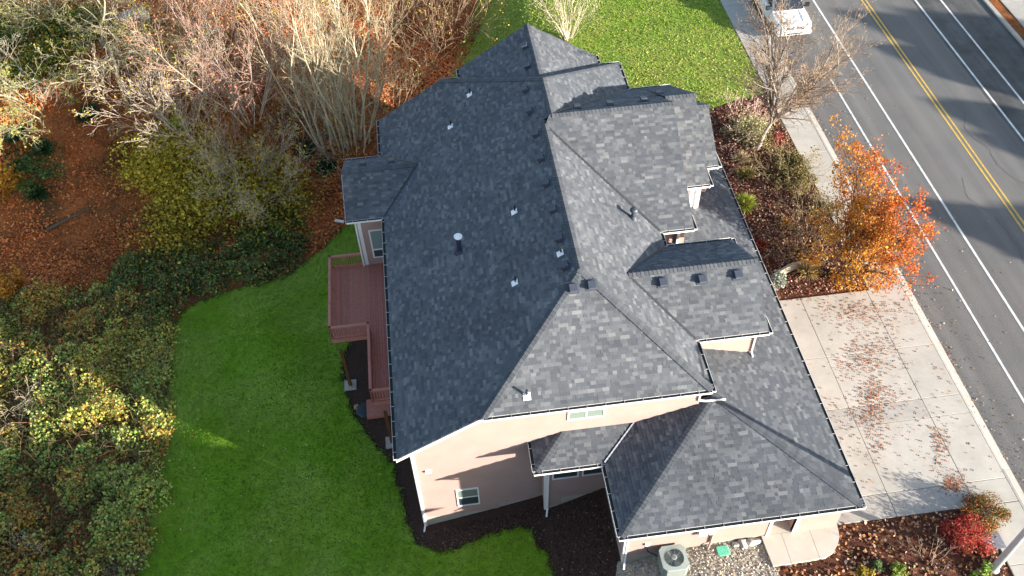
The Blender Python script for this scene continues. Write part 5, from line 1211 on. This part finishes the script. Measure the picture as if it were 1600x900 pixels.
t = split_tree('garden_tree', 'nearly bare garden tree with few tan leaves on a curved trunk by the pavement', 'tree', tb, segs, cf)
tp = np.array(tips); n = 5500; ii = rng.choice(len(tp), n); leaves('leaves', tp[ii]+rng.normal(size=(n,3))*.12, .04+.05*rng.rand(n), pick(rng, [(0.40,0.22,0.12),(0.46,0.28,0.15),(0.48,0.18,0.12),(0.38,0.29,0.19),(0.55,0.33,0.06)], n), t, rng=rng, kind='stuff')
# orange maple
q = gat((1318,438)); mb = np.array([q[0],q[1],0.0]); rng = np.random.RandomState(102); segs = []; tips = []; sid_m = []
for s_ in range(7):
    t_ = 2*math.pi*(s_+rng.rand()*.6)/7; rad = .5*(.3+.8*rng.rand()); dd = unit(np.array([math.cos(t_)*math.sin(rad)*.95+.12,math.sin(t_)*math.sin(rad)*.9+.03,math.cos(rad)]))
    grow(rng, mb-np.array([0,0,.1]), dd, 6.0*(.75+.35*rng.rand()), .10, 0, segs, tips, dict(FT, n=[9,6,4], start=[.25,.1,.1])); sid_m += [s_]*(len(segs)-len(sid_m))
for s_ in range(12):
    t_ = -2.7+s_*.5; dd = unit(np.array([math.cos(t_)*.75+.18,math.sin(t_)*.6-.12,.50]))
    grow(rng, mb+np.array([0,0,.7]), dd, 3.4*(.7+.5*rng.rand()), .05, 1, segs, tips, dict(FT, n=[0,8,4], start=[.25,.2,.1]))
sid_m += [99]*(len(segs)-len(sid_m))
def cf2(S): f = np.clip(S[:,8]/3,0,1)[:,None]; return np.clip((np.array([0.12,0.09,0.07])*(1-f)+np.array([0.20,0.13,0.09])*f)*(1+.2*rng.normal(size=(len(S),1))),.02,.7)
t = split_tree('maple_tree', 'orange and red autumn maple leaning over the pavement beside the driveway', 'tree', mb, segs, cf2, sid=sid_m)
tp = np.array(tips); n = 21000; pw = rng.rand(len(tp))**4; ii = rng.choice(len(tp), n, p=pw/pw.sum()); P = tp[ii]+rng.normal(size=(n,3))*.15
ex = (P[:,0]-mb[0]); hz = P[:,2]
f = np.clip(.48+.30*(ex-.6)/1.4+.15*np.sin(P[:,1]*2.2)+.22*rng.normal(size=n),0,1)[:,None]
cA = pick(rng, [(0.62,0.32,0.035),(0.62,0.24,0.03),(0.58,0.38,0.06),(0.42,0.24,0.06)], n); cB = pick(rng, [(0.60,0.11,0.03),(0.50,0.075,0.03),(0.62,0.17,0.035)], n)
low = np.clip((2.4-hz)/1.4,0,1)[:,None]*.6*(P[:,1:2] < mb[1]+.6)
leaves('leaves', P, .08+.09*rng.rand(n), cA*(1-np.clip(f+low,0,1))+cB*np.clip(f+low,0,1), t, rng=rng, kind='stuff')
# bed shrubs
q = gat((1172,212)); foliage('cream_shrub', 'cream and pale green variegated shrub between the lawn and the curved trunk', 'shrub', (q[0]-.2,q[1],0), (1.7,1.5,1.5), 3600, [(0.50,0.45,0.24),(0.36,0.36,0.15),(0.58,0.50,0.30),(0.22,0.24,0.10)], .13, 111, clumps=24, clr=.45)
q = gat((1212,222)); foliage('red_shrub', 'small dark red shrub beside the curved tree trunk', 'shrub', (q[0],q[1],0), (.75,.75,.8), 700, [(0.34,0.05,0.05),(0.42,0.09,0.08),(0.2,0.04,0.04)], .12, 112, clumps=8)
q = gat((1245,280)); foliage('olive_hedge', 'wide olive-green spreading shrub along the pavement in the front bed', 'shrub', (q[0]-.2,q[1]+.3,0), (1.7,3.0,1.0), 6500, [(0.17,0.16,0.05),(0.24,0.20,0.07),(0.12,0.12,0.04),(0.30,0.21,0.11)], .10, 113, clumps=40, clr=.26)
q = gat((1285,330)); foliage('dark_shrub', 'thin dark green-brown shrub behind the orange maple', 'shrub', (q[0],q[1],0), (1.2,1.5,1.3), 1800, [(0.10,0.09,0.04),(0.15,0.12,0.06),(0.22,0.19,0.10)], .10, 114, clumps=18)
q = gat((1158,250)); tuft('grass_tuft', 'pale straw tuft in the red mulch, farthest from the driveway', 'grass', q, 380, .75, [(0.50,0.40,0.24),(0.40,0.31,0.17),(0.55,0.46,0.30)], 115, spread=.8, w=.03, group='grass tufts in the front bed')
q = gat((1165,275)); tuft('grass_tuft', 'dark green tuft with tan tips in the middle of the red mulch', 'grass', q, 380, .75, [(0.12,0.14,0.04),(0.18,0.17,0.05),(0.42,0.28,0.12)], 116, spread=.85, w=.035, group='grass tufts in the front bed')
q = gat((1163,322)); tuft('grass_tuft', 'bright lime green grass tuft close to the lower roof edge', 'grass', q, 480, 1.0, [(0.36,0.42,0.06),(0.28,0.36,0.05),(0.45,0.42,0.12)], 117, spread=.8, w=.035, group='grass tufts in the front bed')
q = gat((1262,428)); tuft('grass_tuft', 'golden-brown grass tuft nearest the driveway', 'grass', q, 480, .9, [(0.44,0.33,0.14),(0.32,0.22,0.10),(0.5,0.4,0.22)], 118, spread=.8, w=.03, group='grass tufts in the front bed')
q = gat((1228,352)); tuft('grass_tuft', 'small orange-brown tuft among fallen leaves in the front bed', 'grass', q, 260, .6, [(0.42,0.22,0.06),(0.34,0.16,0.05)], 119, spread=.85, w=.03, group='grass tufts in the front bed')
q = gat((1190,385)); tuft('red_tuft', 'small red-leaved plant near the gable eave in the front bed', 'plant', q, 220, .6, [(0.40,0.08,0.06),(0.3,0.06,0.05)], 120, spread=.9, w=.035)
q = gat((1213,441)); foliage('silver_shrub', 'low silver-grey leafy plant at the corner of the driveway and the roof', 'plant', (q[0],q[1],0), (.75,.95,.5), 1300, [(0.42,0.45,0.38),(0.52,0.54,0.46),(0.28,0.33,0.24)], .13, 121, clumps=12, stems=0)
b = MB(); 
for (pa_, pb_, ra, rb) in ((( 1216,430),(1235,420),.2,.24),((1235,420),(1258,412),.24,.18)):
    A = gat(pa_); B2 = gat(pb_); b.tube(A+np.array([0,0,.12]), B2+np.array([0,0,.14]), ra, rb, 7, col=(0.50,0.42,0.31))
tag(b.build('driftwood', M['bark']), 'pale piece of driftwood lying in the bed beside the silver plant', 'driftwood', kind=None)
bare_tree('drooping_shrub', 'pale pinkish twigs drooping over the lawn edge from the cream shrub', base=tuple(gat((1160,208))), stems=16, fan=1.15, L=2.6, r=.02, seed=151, bark=(0.55,0.42,0.36), twig=(0.62,0.46,0.40), cfg=dict(n=[5,3], levels=2, rmin=.008, up=[-.05,-.03,0], seg=.3, wob=.1), cat='shrub', leafpal=[(0.55,0.40,0.28),(0.5,0.3,0.25)], nleaf=500, leafsize=.10)
for i_, (px_, lb_, br_) in enumerate([((1262,345),'loose brown twiggy shrub between the olive hedge and the orange maple',(0.24,0.18,0.12)),((1225,268),'thin olive-brown twigs at the inner edge of the wide olive hedge',(0.28,0.24,0.13)),((1250,395),'sprawling grey-brown twigs over the leaf litter near the golden tuft',(0.26,0.20,0.15))]):
    bare_tree('twiggy_shrub', lb_, base=tuple(gat(px_)), stems=26, fan=1.1, L=2.1, r=.016, spread=(.7,.7), seed=152+i_, bark=br_, twig=br_, cfg=dict(n=[5,3], levels=2, rmin=.008, up=[-.01,0,0], seg=.25, wob=.12), cat='shrub', leafpal=[(0.24,0.20,0.08),(0.34,0.22,0.10)], nleaf=900, leafsize=.10)
# corner bed
JM = [(0.44,0.05,0.04),(0.52,0.085,0.065),(0.36,0.045,0.035),(0.48,0.14,0.10)]
q = gat((1508,842)); foliage('laceleaf_maple', 'low crimson laceleaf maple mound in the corner bed', 'shrub', (q[0],q[1],0), (1.35,1.2,1.25), 6500, JM+[(0.24,0.20,0.05)], .13, 131, clumps=24, asp=.28, w=[4,4,3,3,1])
q = gat((1540,805)); foliage('laceleaf_maple', 'green and orange laceleaf maple mound overhanging the pavement beside the crimson one', 'shrub', (q[0]-.1,q[1],0), (1.2,1.15,1.15), 5200, [(0.13,0.13,0.035),(0.24,0.17,0.05),(0.50,0.14,0.06),(0.42,0.22,0.07),(0.08,0.09,0.03)], .13, 132, clumps=22, asp=.28)
for i, (px, pal, lb, rr_, hh_) in enumerate([((1402,893),[(0.30,0.40,0.07),(0.22,0.33,0.05),(0.40,0.45,0.12)],'bright green leafy shrub at the bottom edge of the corner bed',.5,.75),((1530,893),[(0.26,0.42,0.07),(0.34,0.48,0.12),(0.2,0.3,0.05)],'bright green glossy shrub between the crimson maple and the lamp pole',.55,.8),((1352,898),[(0.45,0.36,0.05),(0.38,0.28,0.05)],'low yellow plant at the bottom edge of the corner bed',.5,.35),((1372,886),[(0.16,0.24,0.08),(0.24,0.30,0.12)],'small dull green plant beside the low yellow one',.35,.35)]):
    q = gat(px); foliage('green_shrub', lb, 'shrub', (q[0],q[1],0), (rr_,rr_,hh_), 520, pal, .13, 141+i, clumps=9)
q = gat((1450,880)); bare_tree('twiggy_shrub', 'low brown twiggy shrub in front of the crimson laceleaf maple', base=(q[0],q[1],0.05), stems=14, fan=1.2, L=1.3, r=.018, seed=145, bark=(0.28,0.20,0.15), twig=(0.34,0.25,0.2), cfg=dict(n=[4,3], levels=2, rmin=.007, up=[-.01,0,0], seg=.2, wob=.1), cat='shrub')

# ---- trees across the street, outside the picture; their shadows lie on the road
def conifer(base, h, r, seed, label):
    rng = np.random.RandomState(seed); t = thing('conifer', label, 'tree', tuple(base), 'conifers across the street'); base = np.array(base, float)
    tubes('trunk', [(*base,*(base+[0,0,h*.97]),.3,.04)], np.array([0.12,0.08,0.055]), t)
    n = 11000; f = rng.rand(n)**.75; z = .06*h+f*h*.94; rr = .85*r*(1-f)**.5*(.55+.5*rng.rand(n)**.5)*(1+.18*np.sin(z*3.1)); th = rng.rand(n)*2*np.pi
    P = base+np.column_stack([rr*np.cos(th), rr*np.sin(th), z-.18*rr]); d = np.column_stack([np.cos(th),np.sin(th),-.35*np.ones(n)])
    leaves('needles', P, .95, pick(rng, [(0.025,0.055,0.02),(0.035,0.07,0.025)], n), t, rng=rng, dirs=d, kind='stuff', asp=.5); return t
def shadow_src(px, h):
    q = at(px, 0.0); t_ = h/math.tan(SUN_EL); return (q[0]+AZ[0]*t_, q[1]+AZ[1]*t_)
CON = [((1432,318),12,5.2),((1328,22),16,7.5),((1385,75),13.5,6.0),((1474,164),13,6.0),((1545,215),14,6.5),((1600,120),18,8.0),((1500,60),18,8.0),((1590,330),13,5.0),((1420,20),18,7.0)]
ord_ = ['tallest narrow','broad','dark','slender','shorter','dense','wide','full','leaning','thick','bushy']
CONL = ['dark conifer across the street, farthest to the front of the row','tall wide conifer across the street, farthest to the back of the row','conifer across the street, second from the back','conifer across the street standing in the middle of the row','broad conifer across the street just in front of the middle one','tallest full conifer behind the row across the street','wide conifer standing behind the back end of the row','small conifer beside the frontmost one across the street','tall conifer at the back end of the row, far from the kerb']
for i, (px, h, r_) in enumerate(CON):
    x_, y_ = shadow_src(px, h); conifer((x_, y_, 0.0), h, r_, 200+i, CONL[i])
